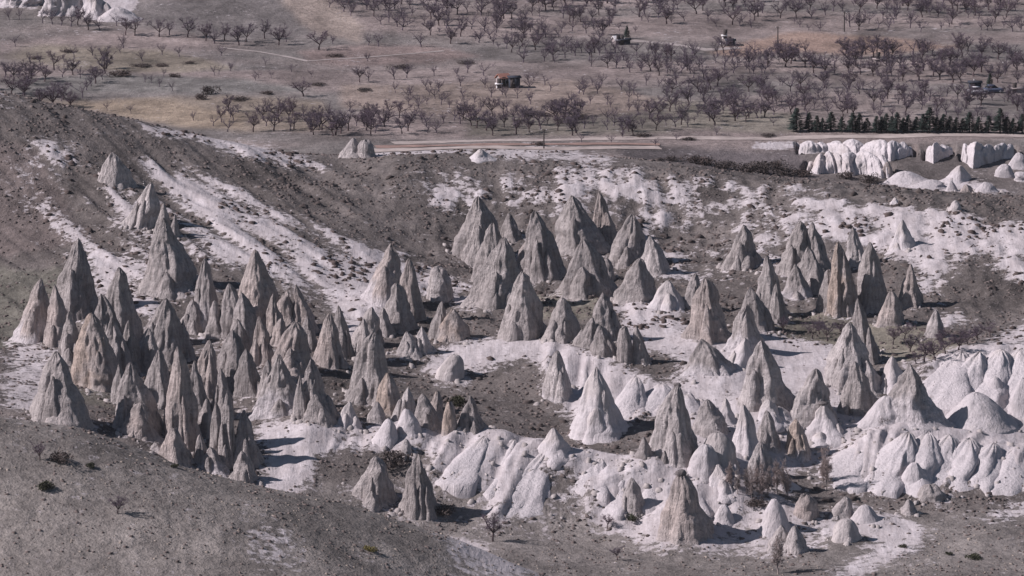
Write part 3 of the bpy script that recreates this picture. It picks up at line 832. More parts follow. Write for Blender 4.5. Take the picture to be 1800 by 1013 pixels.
for row in [
 # --- left group, back to front
 (197,268,168,247,338,'fin','pale','pale leaning rock fin high on the left hillside','',dict(depth=.5)),
 (266,320,213,280,405,'cone','pale','rugged broken rock tower on the pale streak of the left hillside','',{}),
 (288,357,270,302,420,'spire','g','thin spire just right of the rugged hillside tower'),
 (307,376,296,317,420,'spire','g','smallest spire beside the rugged hillside tower'),
 (288,384,250,346,520,'spire','g','tall grey cone topping the left group, under the rugged hillside tower'),
 (138,420,90,176,566,'cone','g','tall blunt grey cone at the back left of the left group'),
 (72,491,28,92,606,'cone','pw','pinkish cone with chalky foot, leftmost of the left group'),
 (95,500,80,142,613,'spire','p','pinkish cone right beside the leftmost one of the left group'),
 (208,470,180,247,612,'bullet','g','tall dark-sided cone right behind the pink-banded cone of the left group'),
 (177,518,150,235,645,'cone','d','ragged shouldered cone between the blunt cone and the pink-banded cone'),
 (449,440,420,497,592,'bullet','p','tall pointed cone at the right back of the left group'),
 (360,456,338,386,586,'bullet','gw','slender cone with a chalky shoulder right of the topping grey cone'),
 (338,527,316,362,591,'cone','g','small squat cone at the foot of the slender chalky-shouldered cone'),
 (404,498,383,434,602,'bullet','g','rounded cone leaning against the tall pointed right-back cone'),
 (424,514,408,464,612,'bullet','d','dark grooved cone in front of the tall pointed right-back cone'),
 (504,512,474,528,592,'cone','p','pinkish cone right of the tall pointed cone at the back of the left group'),
 (521,500,511,559,592,'spire','p','pinkish spire with a dark right side at the right back of the left group'),
 (293,525,240,328,645,'cone','g','grey cone with deep shadowed right face in the middle of the left group'),
 (160,551,128,216,692,'bullet','o','broad cone with pink and ochre bands at the left of the left group'),
 (196,560,175,245,668,'spire','d','dark ridge-like cone behind the right flank of the banded cone'),
 (494,560,473,508,612,'bullet','p','small knob-topped cone left behind the rounded fluted cone'),
 (517,565,474,549,668,'bullet','p','broad rounded fluted cone at the right of the left group'),
 (580,551,553,604,652,'bullet','p','left one of the two fluted cones right of the rounded fluted cone'),
 (595,538,585,622,636,'bullet','g','right one of the two fluted cones right of the rounded fluted cone'),
 (417,561,398,456,645,'spire','d','dark jagged spire behind the ragged dark cone'),
 (407,580,376,462,695,'cone','d','ragged dark cone with many ribs in the middle of the left group'),
 (367,598,331,390,705,'cone','p','cone with a rusty flank left of the ragged dark cone'),
 (278,615,243,302,722,'cone','g','narrow cone in front of the deep-shadowed grey cone'),
 (312,610,290,350,790,'bullet','p','long tall blade-like cone in the front middle of the left group'),
 (230,638,198,280,765,'cone','g','grey cone left of the long blade-like cone'),
 (97,619,54,154,758,'cone','g','large lone grey cone at the left front edge of the left group'),
 (490,622,447,536,737,'spire','gw','pointed cone with lit left face at the right front of the left group'),
 (527,660,512,545,742,'spire','d','dark sliver spire between two lit cones at the right front'),
 (547,632,520,590,742,'spire','d','dark-sided cone at the right end of the left group'),
 (554,693,534,591,752,'cone','g','small cone in front of the dark-sided cone at the right end of the left group'),
 (247,707,212,279,777,'bullet','p','pale rounded cone low at the front of the left group'),
 (364,701,343,374,772,'bullet','g','leftmost of four slim pillars at the front of the left group'),
 (380,706,367,398,806,'bullet','g','second of four slim pillars at the front of the left group'),
 (400,688,380,416,828,'bullet','g','tallest of four slim pillars at the front of the left group'),
 (429,721,409,459,828,'bullet','g','rightmost of four slim pillars at the front of the left group'),
 (351,764,340,368,822,'bullet','d','short shaded stub below the four slim pillars'),
 (302,752,279,336,822,'bullet','p','small cone at the grassy hill crest below the blade-like cone'),
 (273,778,259,296,802,'cone','pale','smallest pale stub at the crest of the grassy hill'),
 (369,785,351,402,838,'cone','gw','small cone with chalky foot at the hill crest under the slim pillars'),
 (425,792,403,454,860,'cone','g','small front cone at the hill crest, rightmost under the slim pillars'),
 # --- wedged between the larger cones of the left group
 (122,548,100,152,642,'cone','g','cone wedged between the two leftmost pinkish cones and the banded cone'),
 (226,562,206,256,664,'spire','d','dark spire wedged right of the dark ridge-like cone'),
 (262,578,244,290,664,'cone','d','dark low cone left of the deep-shadowed grey cone'),
 (342,634,324,368,736,'cone','d','dark cone wedged right of the long blade-like cone'),
 (388,646,370,416,740,'spire','d','shaded spire right below the cone with a rusty flank'),
 (432,612,412,466,704,'cone','d','shaded cone right of the ragged dark cone'),
 (456,556,438,484,648,'cone','p','pinkish cone between the dark grooved cone and the rounded fluted cone'),
 (470,632,454,494,706,'cone','g','narrow cone left behind the pointed cone with lit left face'),
 (330,684,314,352,776,'spire','g','spire leaning on the right flank of the long blade-like cone'),
 (262,684,246,288,766,'spire','d','dark spire left of the long blade-like cone'),
 (541,556,524,562,622,'cone','d','small shaded cone right behind the rounded fluted cone'),
 (480,516,464,502,600,'cone','p','pointed cone just right of the tall pointed right-back cone'),
 (378,528,362,400,600,'bullet','g','blunt cone between the slender chalky-shouldered cone and the rounded leaning cone'),
 (208,640,196,232,716,'cone','g','cone on the lower right flank of the pink-banded cone'),
 (322,560,306,344,640,'spire','d','dark spire behind the right flank of the deep-shadowed grey cone'),
 (640,560,622,660,640,'cone','g','narrow cone left behind the large broad cone at the gully'),
 # --- between the left and middle groups
 (688,429,636,716,542,'spire','pw','tall spire with a chalky apron on its left, left of the middle group'),
 (719,455,694,745,572,'bullet','p','pinkish cone right beside the tall spire with the chalky apron'),
 (697,497,671,730,588,'bullet','g','rounded grey cone in front of the pinkish cone beside the aproned spire'),
 (772,472,747,798,532,'block','pale','flat-topped fluted block left of the middle group'),
 (777,530,752,792,602,'cone','g','slim cone left of the ochre-sided small cone'),
 (797,543,769,823,606,'bullet','o','small cone with ochre left side below the flat-topped block'),
 (653,540,618,668,615,'bullet','g','grey cone behind the large broad cone at the left of the brown gully'),
 (673,540,661,694,594,'cone','d','little dark cone behind the large broad cone at the gully'),
 (657,583,608,690,716,'bullet','g','large broad cone standing left of the brown gully'),
 (715,582,698,750,632,'spire','pale','pointed ribbed cone at the upper edge of the brown gully, left of two'),
 (741,573,724,764,628,'spire','pale','pointed ribbed cone at the upper edge of the brown gully, right of two'),
 (682,655,660,706,732,'bullet','o','ochre pillar right below the large broad cone at the gully'),
 (663,706,646,678,747,'cone','pale','small pale cone below the ochre pillar'),
 (615,706,587,635,759,'cone','w','whitish cone above the left end of the lower white ridge'),
 (718,680,688,733,745,'spire','pale','thin pale spire with a small shoulder on the lower white ridge'),
 (742,692,724,779,759,'cone','g','dark-sided cone on the lower white ridge, left of the ochre pillars'),
 (768,687,748,783,745,'bullet','o','ochre pillar with grey tip behind the lower white ridge'),
 (790,707,776,805,764,'block','o','square-topped ochre pillar on the lower white ridge'),
 (827,696,802,854,762,'cone','g','sharp grey cone at the right end of the row on the lower white ridge'),
 (713,718,694,748,768,'mound','w','chalky hump in front of the thin pale spire'),
 (683,736,650,704,785,'mound','w','chalky hump left below the thin pale spire'),
 (713,772,702,727,802,'dome','pale','small grey dome in the scrub below the lower white ridge'),
 (800,622,762,818,674,'dome','pale','egg-shaped smooth grey dome on the left end of the upper white ridge',None,dict(wb=.2)),
 (660,802,617,692,892,'bullet','g','rounded grey cone behind the grassy hill, left of the white-tipped cone'),
 (735,799,699,772,917,'cone','g','sharp cone with a tiny white tip at the grassy hill crest'),
 # --- middle group
 (842,345,797,892,470,'cone','g','tall ridged cone at the back left of the middle group'),
 (833,398,804,856,468,'cone','pale','buttress cone on the left foot of the tall ridged cone'),
 (894,375,881,920,428,'cone','g','small dark cone behind the middle group, beside the tall ridged cone'),
 (867,392,829,894,500,'bullet','g','cone in front of the right side of the tall ridged cone'),
 (1007,345,970,1072,457,'cone','g','broad tall cone at the back of the middle group'),
 (1053,336,1030,1093,437,'spire','p','cone with an all-dark right face, rear right of the middle group'),
 (1111,376,1068,1140,472,'cone','g','clean sharp cone at the back right of the middle group'),
 (1142,415,1125,1181,487,'cone','pale','sloping pale cone right beside the clean sharp cone'),
 (940,371,915,998,497,'cone','d','tall cone with a wide shadowed right face in the middle group'),
 (930,419,904,962,492,'bullet','p','pinkish cone in front of the wide-shadowed tall cone'),
 (884,417,819,920,547,'cone','g','wide lit cone with a thin right shadow at the left front of the middle group'),
 (1024,420,984,1078,527,'cone','g','massive grey cone in the centre of the middle group'),
 (1066,453,1052,1082,499,'bullet','g','small cone tucked right behind the massive grey cone'),
 (1126,454,1081,1158,534,'cone','g','cone with black right face right of the massive grey cone'),
 (1174,494,1138,1210,552,'cone','w','white-faced cone with a dark right side, right end of the middle group'),
 (918,477,876,957,602,'bullet','g','big rounded cone at the front of the middle group, on the upper white ridge'),
 (989,524,954,1014,605,'bullet','g','egg-shaped cone right beside the big rounded front cone'),
 (1060,514,1036,1094,603,'cone','d','dark cone above the cluster at the start of the descending white ridge'),
 (1042,557,1006,1052,617,'cone','g','half-lit small cone left below the dark cone on the white ridge'),
 (1054,571,1037,1089,632,'cone','d','shadowed small cone in front of the dark cone on the white ridge'),
 (1098,577,1081,1116,640,'block','d','dark blocky stump left of two on the white ridge'),
 (1119,574,1111,1143,642,'bullet','d','dark pointed stump right of two on the white ridge'),
 # --- right group
 (1307,395,1274,1334,478,'cone','g','lone grey cone between the middle and right groups'),
 (1407,389,1366,1450,492,'cone','g','tall cone with a lit left slope at the back of the right group'),
 (1428,391,1404,1462,490,'cone','d','dark twin peak behind the tall lit cone of the right group'),
 (1420,433,1402,1452,502,'cone','g','ridge-like cone in front of the dark twin peak'),
 (1398,464,1372,1425,530,'cone','gw','small cone with chalky left foot below the tall lit cone'),
 (1433,457,1424,1449,522,'bullet','d','dark finger rock below the dark twin peak'),
 (1499,399,1482,1523,472,'cone','pale','pale cone behind the ochre-streaked slanting cone'),
 (1474,426,1456,1512,562,'bullet','o','slanting cone with an ochre streak in the right group'),
 (1529,426,1506,1559,554,'bullet','g','tall smooth bullet-shaped cone in the right group'),
 (1455,474,1439,1492,558,'bullet','g','teardrop-shaped cone left below the ochre-streaked cone'),
 (1600,463,1578,1621,543,'cone','p','lone pinkish pointed cone right of the right group'),
 (1567,511,1543,1588,576,'bullet','p','short blunt pinkish cone below the tall bullet-shaped cone'),
 (1645,546,1625,1663,598,'bullet','pale','small pale twin-topped stump by the right-hand thicket'),
 (1348,449,1324,1379,555,'cone','g','pointed cone at the left of the right group'),
 (1364,498,1354,1387,572,'bullet','g','slim pillar on the right foot of the pointed left cone of the right group'),
 (1223,481,1201,1240,547,'bullet','g','grey cone half hidden behind the big cone left of the right group'),
 (1238,489,1211,1289,606,'bullet','p','big cone between the middle and right groups'),
 (1320,504,1299,1362,588,'cone','g','shadow-sided cone in front of the pointed left cone of the right group'),
 (1312,535,1277,1340,628,'cone','gw','cone with chalky foot right of the big cone'),
 (1311,594,1272,1328,652,'cone','w','chalky pyramid at the foot of the chalky-footed cone'),
 (1232,596,1210,1294,664,'cone','gw','low grey pyramid with a chalky apron in front of the big cone'),
 (1338,599,1306,1394,728,'bullet','pale','large cone with a dark right edge below the chalky pyramid'),
 (1508,525,1493,1552,645,'spire','g','tall spire rising behind the largest ridged cone on the right'),
 (1518,556,1508,1546,628,'spire','pale','slim pale spire on the shoulder of the tall rear spire'),
 (1494,567,1446,1546,690,'cone','pale','largest ridged cone on the right, pale left slope and rugged crest'),
 (1502,635,1477,1545,738,'cone','g','grey cone in front of the largest ridged cone on the right'),
 (1569,626,1540,1593,695,'cone','w','white-faced pyramid right of the largest ridged cone'),
 (1598,640,1548,1650,752,'spire','gw','grey rugged cone growing out of a white dome',None,dict(sats=1,wb=.45)),
 (1560,695,1507,1600,752,'mound','w','white dome at the left foot of the rugged grey cone'),
 (1433,648,1390,1464,748,'bullet','pale','fluted pillar-like cone left of the largest ridged cone'),
 (1447,708,1416,1486,774,'spire','w','pale cone carrying a dark cap stone',None,dict(cap=(.75,.3,DARK))),
 (1587,386,1566,1609,442,'cone','w','whitish cone on the pale slope at upper right'),
 (1573,347,1567,1581,360,'cone','w','tiny white cone on the rim at upper right'),
 (1680,352,1664,1693,374,'mound','pale','small pale mound standing on the upper right rim'),
 # --- lower middle and lower right
 (980,617,956,1006,707,'bullet','pale','upright grey lobe set in the face of the upper white ridge',None,dict(wb=.15)),
 (1047,646,1004,1097,777,'cone','w','broad white-faced pyramid leaning on the upper white ridge'),
 (1191,676,1138,1224,818,'bullet','pale','tall cone with a dark cap stone left of the lower right cluster',None,dict(cap=(.5,.4,DARK))),
 (1131,767,1116,1149,814,'cone','d','small dark cone at the foot of the tall capped cone'),
 (1168,792,1159,1177,820,'spire','d','tiny dark spire right of the small dark cone'),
 (972,752,949,1008,806,'cone','w','white pointed knob on the crest of the lower white ridge'),
 (1212,690,1198,1228,712,'mound','w','white lump beside the tip of the tall capped cone'),
 (1276,700,1260,1294,750,'cone','w','white cone at the back of the lower right cluster'),
 (1242,702,1219,1282,774,'bullet','pale','rounded grooved cone at the left of the lower right cluster'),
 (1307,712,1287,1334,804,'bullet','w','tall rounded white cone in the lower right cluster'),
 (1350,702,1330,1378,745,'cone','w','small sharp white cone at the back of the lower right cluster'),
 (1370,714,1354,1402,746,'cone','w','small white cone with dark right side at the back of the lower right cluster'),
 (1347,722,1331,1373,795,'bullet','pale','pale cone with a dark slit tip in the lower right cluster'),
 (1400,737,1374,1430,816,'cone','o','cone with an ochre face at the right of the lower right cluster',None,dict(wb=.25)),
 (1262,760,1225,1300,835,'dome','pale','smooth shaded dome behind the smooth pale egg dome'),
 (1240,780,1208,1272,846,'dome','w','smooth pale egg dome at the left front of the lower right cluster'),
 (1337,777,1309,1360,853,'bullet','pale','brown-topped pointed cone behind the pale saplings'),
 (1353,800,1328,1384,858,'cone','w','pale cone veiled by pale saplings'),
 (1263,817,1242,1302,870,'cone','w','jagged pale cone with two points, front of the lower right cluster'),
 (1292,816,1282,1304,844,'mound','w','small white knob beside the jagged pale cone'),
 (1110,840,1088,1134,910,'bullet','pale','grey pillar lobe in the lower white ridge'),
 (1197,830,1162,1252,955,'bullet','p','big front cone with a knobbly dark cap at the foot of the lower white ridge',None,dict(cap=(.8,.6,DARK))),
 (1272,885,1249,1296,926,'mound','w','white boulder-like mound right of the big front cone'),
 (1360,876,1330,1396,946,'mound','w','large white humped mound on the valley floor'),
 (1417,869,1394,1442,917,'block','p','blunt tan stump on the valley floor right of the white humped mound'),
 (1487,872,1457,1504,918,'bullet','pale','split pale stump right of the blunt tan stump'),
 (1373,922,1347,1392,976,'bullet','pale','left one of the fused pair of stumps at the bottom'),
 (1398,924,1376,1420,978,'bullet','pale','right one of the fused pair of stumps at the bottom'),
 (1487,911,1459,1515,958,'dome','pale','low rounded stump at the end of the white floor patch'),
 (1597,877,1584,1614,908,'bullet','pale','small blunt stump on the grassy step'),
 (1634,853,1612,1666,888,'block','g','grey angular boulder in the scrub at right'),
 (1520,887,1490,1556,926,'mound','w','white hump left of the small blunt stump'),
 # --- far left-centre pair
 (621,242,598,640,278,'cone','pale','pale cone beyond the rim, left of the fluted far block',None,dict(ymin=960.)),
 (642,246,628,662,277,'block','pale','fluted block beyond the rim, right of the pale far cone',None,dict(ymin=960.)),
 (844,262,826,866,282,'cone','w','tiny white peak on the rim by the dirt road',None,dict(ymin=960.)),
]:
    ax, ay, bl, br, by, sh, co, lab = row[:8]
    kw = row[9] if len(row) > 9 else {}
    rock(ax, ay, bl, br, by, sh, co, lab, **kw)

# --- white spurs: fluted ridge ends at the right and on the long white ridges
def white_ridge(label, crest, foot, noses, amp, drop, seed, back=7.0, ns=260, nt=40, wob=.45, shear=.0, ym=764.):
    """one continuous eroded ridge whose face runs out in rounded noses"""
    R = np.random.default_rng(seed)
    s = np.linspace(0, 1, ns)
    cu = np.array([ground(x, y, ym) for x, y in zip(*lerp_pts(crest, np.linspace(0, 1, 24)))])
    fu = np.array([ground(x, y, ym) for x, y in zip(*lerp_pts(foot, np.linspace(0, 1, 24)))])
    if ym > 900:                       # a steep face: the crest stands just behind the foot
        cu = np.array([P(x, y, f[1] + 3.2) for x, y, f in zip(*lerp_pts(crest, np.linspace(0, 1, 24)), fu)])
    u = np.linspace(0, 1, 24)
    A = np.stack([np.interp(s, u, cu[:, k]) for k in range(3)], 1); B = np.stack([np.interp(s, u, fu[:, k]) for k in range(3)], 1)
    # each nose has its own width and strength
    ed = np.cumsum(R.uniform(.6, 1.4, noses)); ed = np.concatenate([[0], ed / ed[-1]])
    st = R.uniform(.55, 1.15, noses)
    tt = np.linspace(-.5, 1.08, nt)
    V = np.empty((nt, ns, 3))
    for r, t in enumerate(tt):
        sw = np.clip(s + shear / noses * max(t, 0) + wob / noses * noise3(s * noses * .8, t * 1.3, seed * 1.7) * max(t, 0), 0, .9999)
        i = np.clip(np.searchsorted(ed, sw, side='right') - 1, 0, noses - 1)
        f = (sw - ed[i]) / (ed[i + 1] - ed[i])
        w = np.sin(math.pi * np.clip(f, 0, 1)).clip(0, 1) ** .8 * st[i]
        fine = (1 - np.abs(noise3(s * noses * 2.3 + t * shear, t * .8, seed + 3.0)) * 2.2) * .8 + (1 - np.abs(noise3(s * noses * 5.5 + t * shear, t * .9, seed + 8.0)) * 2.2) * .35
        if t >= 0:
            g = 1 - (1 - t) ** 1.35 if t < 1 else 1 + (t - 1) * .8
            P0 = A * (1 - t) + B * t
            P0[:, 2] = A[:, 2] + (B[:, 2] - A[:, 2]) * (t ** 1.15)
            d = (B - A); d[:, 2] = 0; d /= np.linalg.norm(d, axis=1)[:, None]
            out = amp * (w - .55 + .33 * fine) * (math.sin(math.pi * min(1, t * .62 + .08))) 
            P0[:, :2] += d[:, :2] * out[:, None]
            P0[:, 2] += -drop * (st.max() - w) * max(1 - t, 0) ** 1.5 + .25 * out * max(1 - t, 0) + (.35 * math.sin(math.pi * min(1, t)))
        else:
            P0 = A.copy(); P0[:, 1] += -t * 2 * back
            P0[:, 2] += -drop * (st.max() - w) * (1 + t * 2) - 2.6 * (-t * 2) ** 1.5
        P0[:, 2] += .30 * fbm(P0[:, 0] * .6, P0[:, 1] * .6, P0[:, 2] * .3, 4); P0[:, 1] += .45 * fbm(P0[:, 0] * .9, 3.0, P0[:, 2] * .9, 4)
        end = sstep(0, .05, s) * sstep(0, .05, 1 - s)
        P0[:, 2] -= (1 - end) * 2.5
        if t > 0: P0[:, 2] += .45 * min(1, (1 - min(t, 1)) * 6)
        V[r] = P0
        if -.2 < t < .93: RIDGE_PTS.append(P0[end > .3])
    ii = np.arange(nt * ns).reshape(nt, ns)
    F = np.stack([ii[1:, :-1], ii[1:, 1:], ii[:-1, 1:], ii[:-1, :-1]], -1).reshape(-1, 4)
    Vf = V.reshape(-1, 3)
    org = np.array([Vf[:, 0].mean(), Vf[:, 1].mean(), B[:, 2].mean()])
    me = mesh_np('white_ridge', Vf - org, F)
    n = fbm(Vf[:, 0] * .3, Vf[:, 1] * .3, Vf[:, 2] * .2, 4); n2 = noise3(Vf[:, 0] * .9, Vf[:, 1] * .9, Vf[:, 2] * .12)
    m = np.clip(.65 * sstep(.0, .5, n + .35 * n2), 0, 1)[:, None]
    C = WHITE * (1 - m) + PALE * 1.05 * m
    m = (.35 * sstep(.25, .6, noise3(Vf[:, 0] * .16, Vf[:, 1] * .16, Vf[:, 2] * .25 + 9)))[:, None]
    C = C * (1 - m) + np.array((.47, .38, .345)) * m
    set_col(me, 'tuff', C); set_f(me, 'rough', np.full(len(Vf), .5)); smooth(me)
    o = link('white_ridge', me, M_ROCK); o.location = org
    return tag(o, label, 'ridge', 'white eroded ridges')
rock(1716, 690, 1650, 1790, 760, 'mound', 'w', 'big smooth white dome below the upper right ridge', depth=1.2)
rock(1750, 662, 1724, 1778, 712, 'mound', 'w', 'small white hump between the spurs of the upper right ridge')
rock(1798, 664, 1770, 1840, 735, 'mound', 'w', 'white hump at the right frame edge below the upper right ridge')
rock(1608, 812, 1574, 1645, 866, 'mound', 'w', 'white toe below the tall noses of the fluted ridge')
for ax, ay, bl, br, by, lab in [
 (850, 764, 778, 838, 848, 'leftmost sharp white spur on the long lower white ridge'),
 (905, 768, 832, 902, 866, 'second sharp white spur from the left on the long lower white ridge'),
 (965, 783, 864, 952, 908, 'third sharp white spur from the left on the long lower white ridge'),
 (1055, 800, 1008, 1076, 864, 'fourth sharp white spur from the left on the long lower white ridge'),
 (1100, 806, 1040, 1112, 904, 'fifth sharp white spur from the left on the long lower white ridge'),
 (1150, 815, 1108, 1172, 892, 'sixth sharp white spur from the left on the long lower white ridge'),
 (1205, 838, 1188, 1252, 902, 'seventh sharp white spur from the left on the long lower white ridge'),
 (1118, 656, 1082, 1132, 738, 'leftmost sharp white spur on the face of the long upper white ridge'),
 (1163, 670, 1128, 1182, 726, 'second sharp white spur from the left on the face of the long upper white ridge'),
 (1205, 690, 1184, 1232, 732, 'third sharp white spur from the left on the face of the long upper white ridge'),
 (1540, 764, 1482, 1550, 852, 'leftmost sharp white spur along the fluted white ridge at the right edge'),
 (1596, 754, 1548, 1612, 862, 'second sharp white spur from the left along the fluted white ridge at the right edge'),
 (1632, 757, 1598, 1654, 862, 'third sharp white spur from the left along the fluted white ridge at the right edge'),
 (1668, 761, 1638, 1692, 854, 'fourth sharp white spur from the left along the fluted white ridge at the right edge'),
 (1705, 768, 1678, 1732, 854, 'fifth sharp white spur from the left along the fluted white ridge at the right edge'),
 (1745, 775, 1716, 1770, 852, 'sixth sharp white spur from the left along the fluted white ridge at the right edge'),
 (1785, 786, 1750, 1814, 858, 'seventh sharp white spur from the left along the fluted white ridge at the right edge'),
 (1690, 616, 1630, 1706, 720, 'leftmost sharp white spur under the crest of the upper right white ridge'),
 (1722, 613, 1678, 1744, 728, 'second sharp white spur from the left under the crest of the upper right white ridge'),
 (1760, 610, 1722, 1788, 724, 'third sharp white spur from the left under the crest of the upper right white ridge'),
 (1800, 611, 1762, 1838, 726, 'fourth sharp white spur from the left under the crest of the upper right white ridge'),
]:
    H0 = (by - ay) * 0.08
    ex = (br - bl) * (.52 if 'right' in lab else .30)
    sh = 26 if 'fluted' in lab else 20 if 'upper right' in lab else 0
    bl -= sh; br -= sh * .6
    o = rock(ax, ay + 3, bl - ex, br + ex * .8, by, 'cone', 'w', lab, depth=1.1, sats=False, wb=.9, back=H0 * .75)
    o.name = 'white_spur'; o['category'] = 'rock spur'; o['group'] = 'white spurs of the eroded ridges'
white_ridge('long broken white escarpment under the road at far right', [(1398,262),(1425,248),(1455,254),(1480,247),(1520,251),(1560,247),(1590,252),(1608,264)], [(1398,266),(1430,269),(1460,266),(1490,274),(1520,276),(1560,285),(1590,276),(1608,270)], 8, .8, .7, 31, back=3, ym=1000., wob=1.1)
white_ridge('isolated white bluff in the far scrub slope', [(1626,268),(1640,253),(1655,256),(1676,262)], [(1626,280),(1640,288),(1655,278),(1678,270)], 3, .6, .6, 33, back=2.5, ym=1000., ns=70, wob=.9)
white_ridge('white bluff near the right frame edge of the far slope', [(1688,258),(1715,252),(1740,259),(1768,254),(1785,262)], [(1690,280),(1710,296),(1735,288),(1760,280),(1785,274)], 5, .8, .6, 34, back=3, ym=1000., ns=110, wob=1.0)
white_ridge('big white crag with gullied face in the far ravine', [(1416,296),(1440,274),(1458,266),(1480,272),(1510,266),(1545,272),(1566,288)], [(1412,300),(1440,306),(1470,304),(1490,310),(1520,306),(1550,313),(1568,310)], 7, 1.0, .8, 32, back=3, ym=985., wob=1.0)
# --- white bluffs of the far ravine
for ax, ay, bl, br, by, sh, lab in [
 (1560,284,1546,1572,312,'bullet','tan pillar at the right end of the big far crag'),
 (1790,268,1770,1815,298,'mound','white shoulder at the far right edge below the bluff'),
 (1688,290,1658,1706,320,'cone','striped pale cone in the far ravine'),
 (1765,288,1748,1784,312,'dome','round pale boulder in the far ravine'),
 (1796,302,1784,1818,320,'bluff','pale block at the right frame edge of the far ravine'),
 (1590,300,1552,1640,324,'mound','flat white hump in the floor of the far ravine'),
 (1672,318,1662,1686,338,'mound','left white knob along the ravine edge'),
 (1699,324,1688,1712,342,'bullet','pinkish knob along the ravine edge'),
 (1732,320,1712,1760,342,'mound','ribbed white knob along the ravine edge'),
 (1640,316,1596,1668,332,'mound','long low white hump along the ravine edge'),
 (45,-18,-10,80,12,'bluff','left part of the white cliff at the top left corner'),
 (110,-25,70,150,28,'bluff','middle part of the white cliff at the top left corner'),
 (165,-25,140,200,30,'cone','right part of the white cliff at the top left corner'),
 (205,12,170,250,38,'mound','smooth pale hump at the right end of the top left cliff'),
]:
    rock(ax, ay, bl, br, by, sh, 'w' if 'pinkish' not in lab and 'tan' not in lab else 'p', lab, depth=.6, ymin=975.)

RP = np.concatenate(RIDGE_PTS)
for di in (-1, 0, 1):
    for dj in (-1, 0, 1):
        ri = np.clip(np.searchsorted(GX, RP[:, 0]) + di, 0, nx - 1); rj = np.clip(np.searchsorted(GY, RP[:, 1]) + dj, 0, ny - 1)
        np.minimum.at(HZ, (rj, ri), RP[:, 2] - .45)
# ------------------------------------------------------------------ debris aprons round the rocks, then the land itself
TAL = np.zeros((ny, nx)); TB = np.zeros((ny, nx))
for x, y, rx, H, sh in APRON:
    R3 = 3.2 * rx + 2
    i0, i1 = np.searchsorted(GX, x - R3), np.searchsorted(GX, x + R3); j0, j1 = np.searchsorted(GY, y - R3), np.searchsorted(GY, y + R3)
    if i1 <= i0 or j1 <= j0: continue
    sx, sy = XX[j0:j1, i0:i1], YY[j0:j1, i0:i1]
    d = np.sqrt((sx - x) ** 2 + (sy - y) ** 2) / rx
    d = d * (1 + .25 * noise3(sx * .4, sy * .4, 1.1))
    t = np.clip(2.1 - d, 0, 1.1) ** 1.4 * .17 * min(rx, 2.6)
    TAL[j0:j1, i0:i1] = np.maximum(TAL[j0:j1, i0:i1], t)
    TB[j0:j1, i0:i1] = np.maximum(TB[j0:j1, i0:i1], .40 * (1 - sstep(.9, 1.8, d)))
HZ = HZ + blur(blur(TAL, 2, 1), 2, 0)
BARE = np.maximum(BARE, blur(blur(TB, 2, 1), 2, 0))
idx = np.arange(nx * ny).reshape(ny, nx)
F = np.stack([idx[:-1, :-1], idx[:-1, 1:], idx[1:, 1:], idx[1:, :-1]], -1).reshape(-1, 4)
me = mesh_np('terrain', np.stack([XX.ravel(), YY.ravel(), HZ.ravel()], 1), F)
set_f(me, 'bare', BARE.ravel())
set_col(me, 'veg', VEG.reshape(-1, 3))
smooth(me)
tag(link('terrain', me, M_GROUND), kind='structure')

# ------------------------------------------------------------------ roads on the plain
def strip(name, mat, pts, width, ymin=990., lift=0.06):
    """a draped band along surveyed points"""
    w = [Vector(ground(a, b, ymin)) for a, b in pts]
    path = []
    for a, b in zip(w[:-1], w[1:]):
        k = max(2, int((b - a).length / 1.0))
        path += [a.lerp(b, i / k) for i in range(k)]
    path.append(w[-1])
    V = []; F = []
    for i, p in enumerate(path):
        t = path[min(i + 1, len(path) - 1)] - path[max(i - 1, 0)]
        n = Vector((-t.y, t.x, 0)).normalized()
        ww = width * (0.5 + 0.08 * math.sin(i * .37) + .05 * math.sin(i * 1.1))
        for s in (-1, -.33, .33, 1):
            q = p + n * ww * s
            V.append((q.x, q.y, float(height(q.x, q.y)) + lift))
    for i in range(len(path) - 1):
        for k in range(3):
            F.append([i * 4 + k, i * 4 + k + 1, i * 4 + 5 + k, i * 4 + 4 + k])
    me = mesh_np(name, np.array(V), np.array(F)); smooth(me)
    return tag(link(name, me, mat), kind='structure')
M_ROAD = plain_material('pale_dirt', (0.385, 0.33, 0.305), 0.3, 0.35)
M_RED = plain_material('red_soil', (0.27, 0.185, 0.16), 0.25, 0.5)
M_TRACK = plain_material('grey_track', (0.33, 0.29, 0.275), 0.2, 0.6)
strip('dirt_road', M_ROAD, [(690,252),(800,249),(1000,246),(1200,243),(1450,241),(1830,240)], 3.2)
strip('dirt_road', M_ROAD, [(640,266),(760,262),(850,259),(1000,262),(1160,260)], 3.6, lift=.08)
strip('red_soil_bank', M_RED, [(660,259),(800,256),(1000,254),(1160,255)], 2.6, lift=.1)
strip('field_track', M_TRACK, [(80,192),(180,210),(260,228)], 2.5)
strip('field_track', M_TRACK, [(390,84),(460,92),(540,108),(620,103),(780,90)], 1.0)
strip('field_track', M_TRACK, [(1110,72),(1180,78),(1240,88),(1300,84)], 2.5)

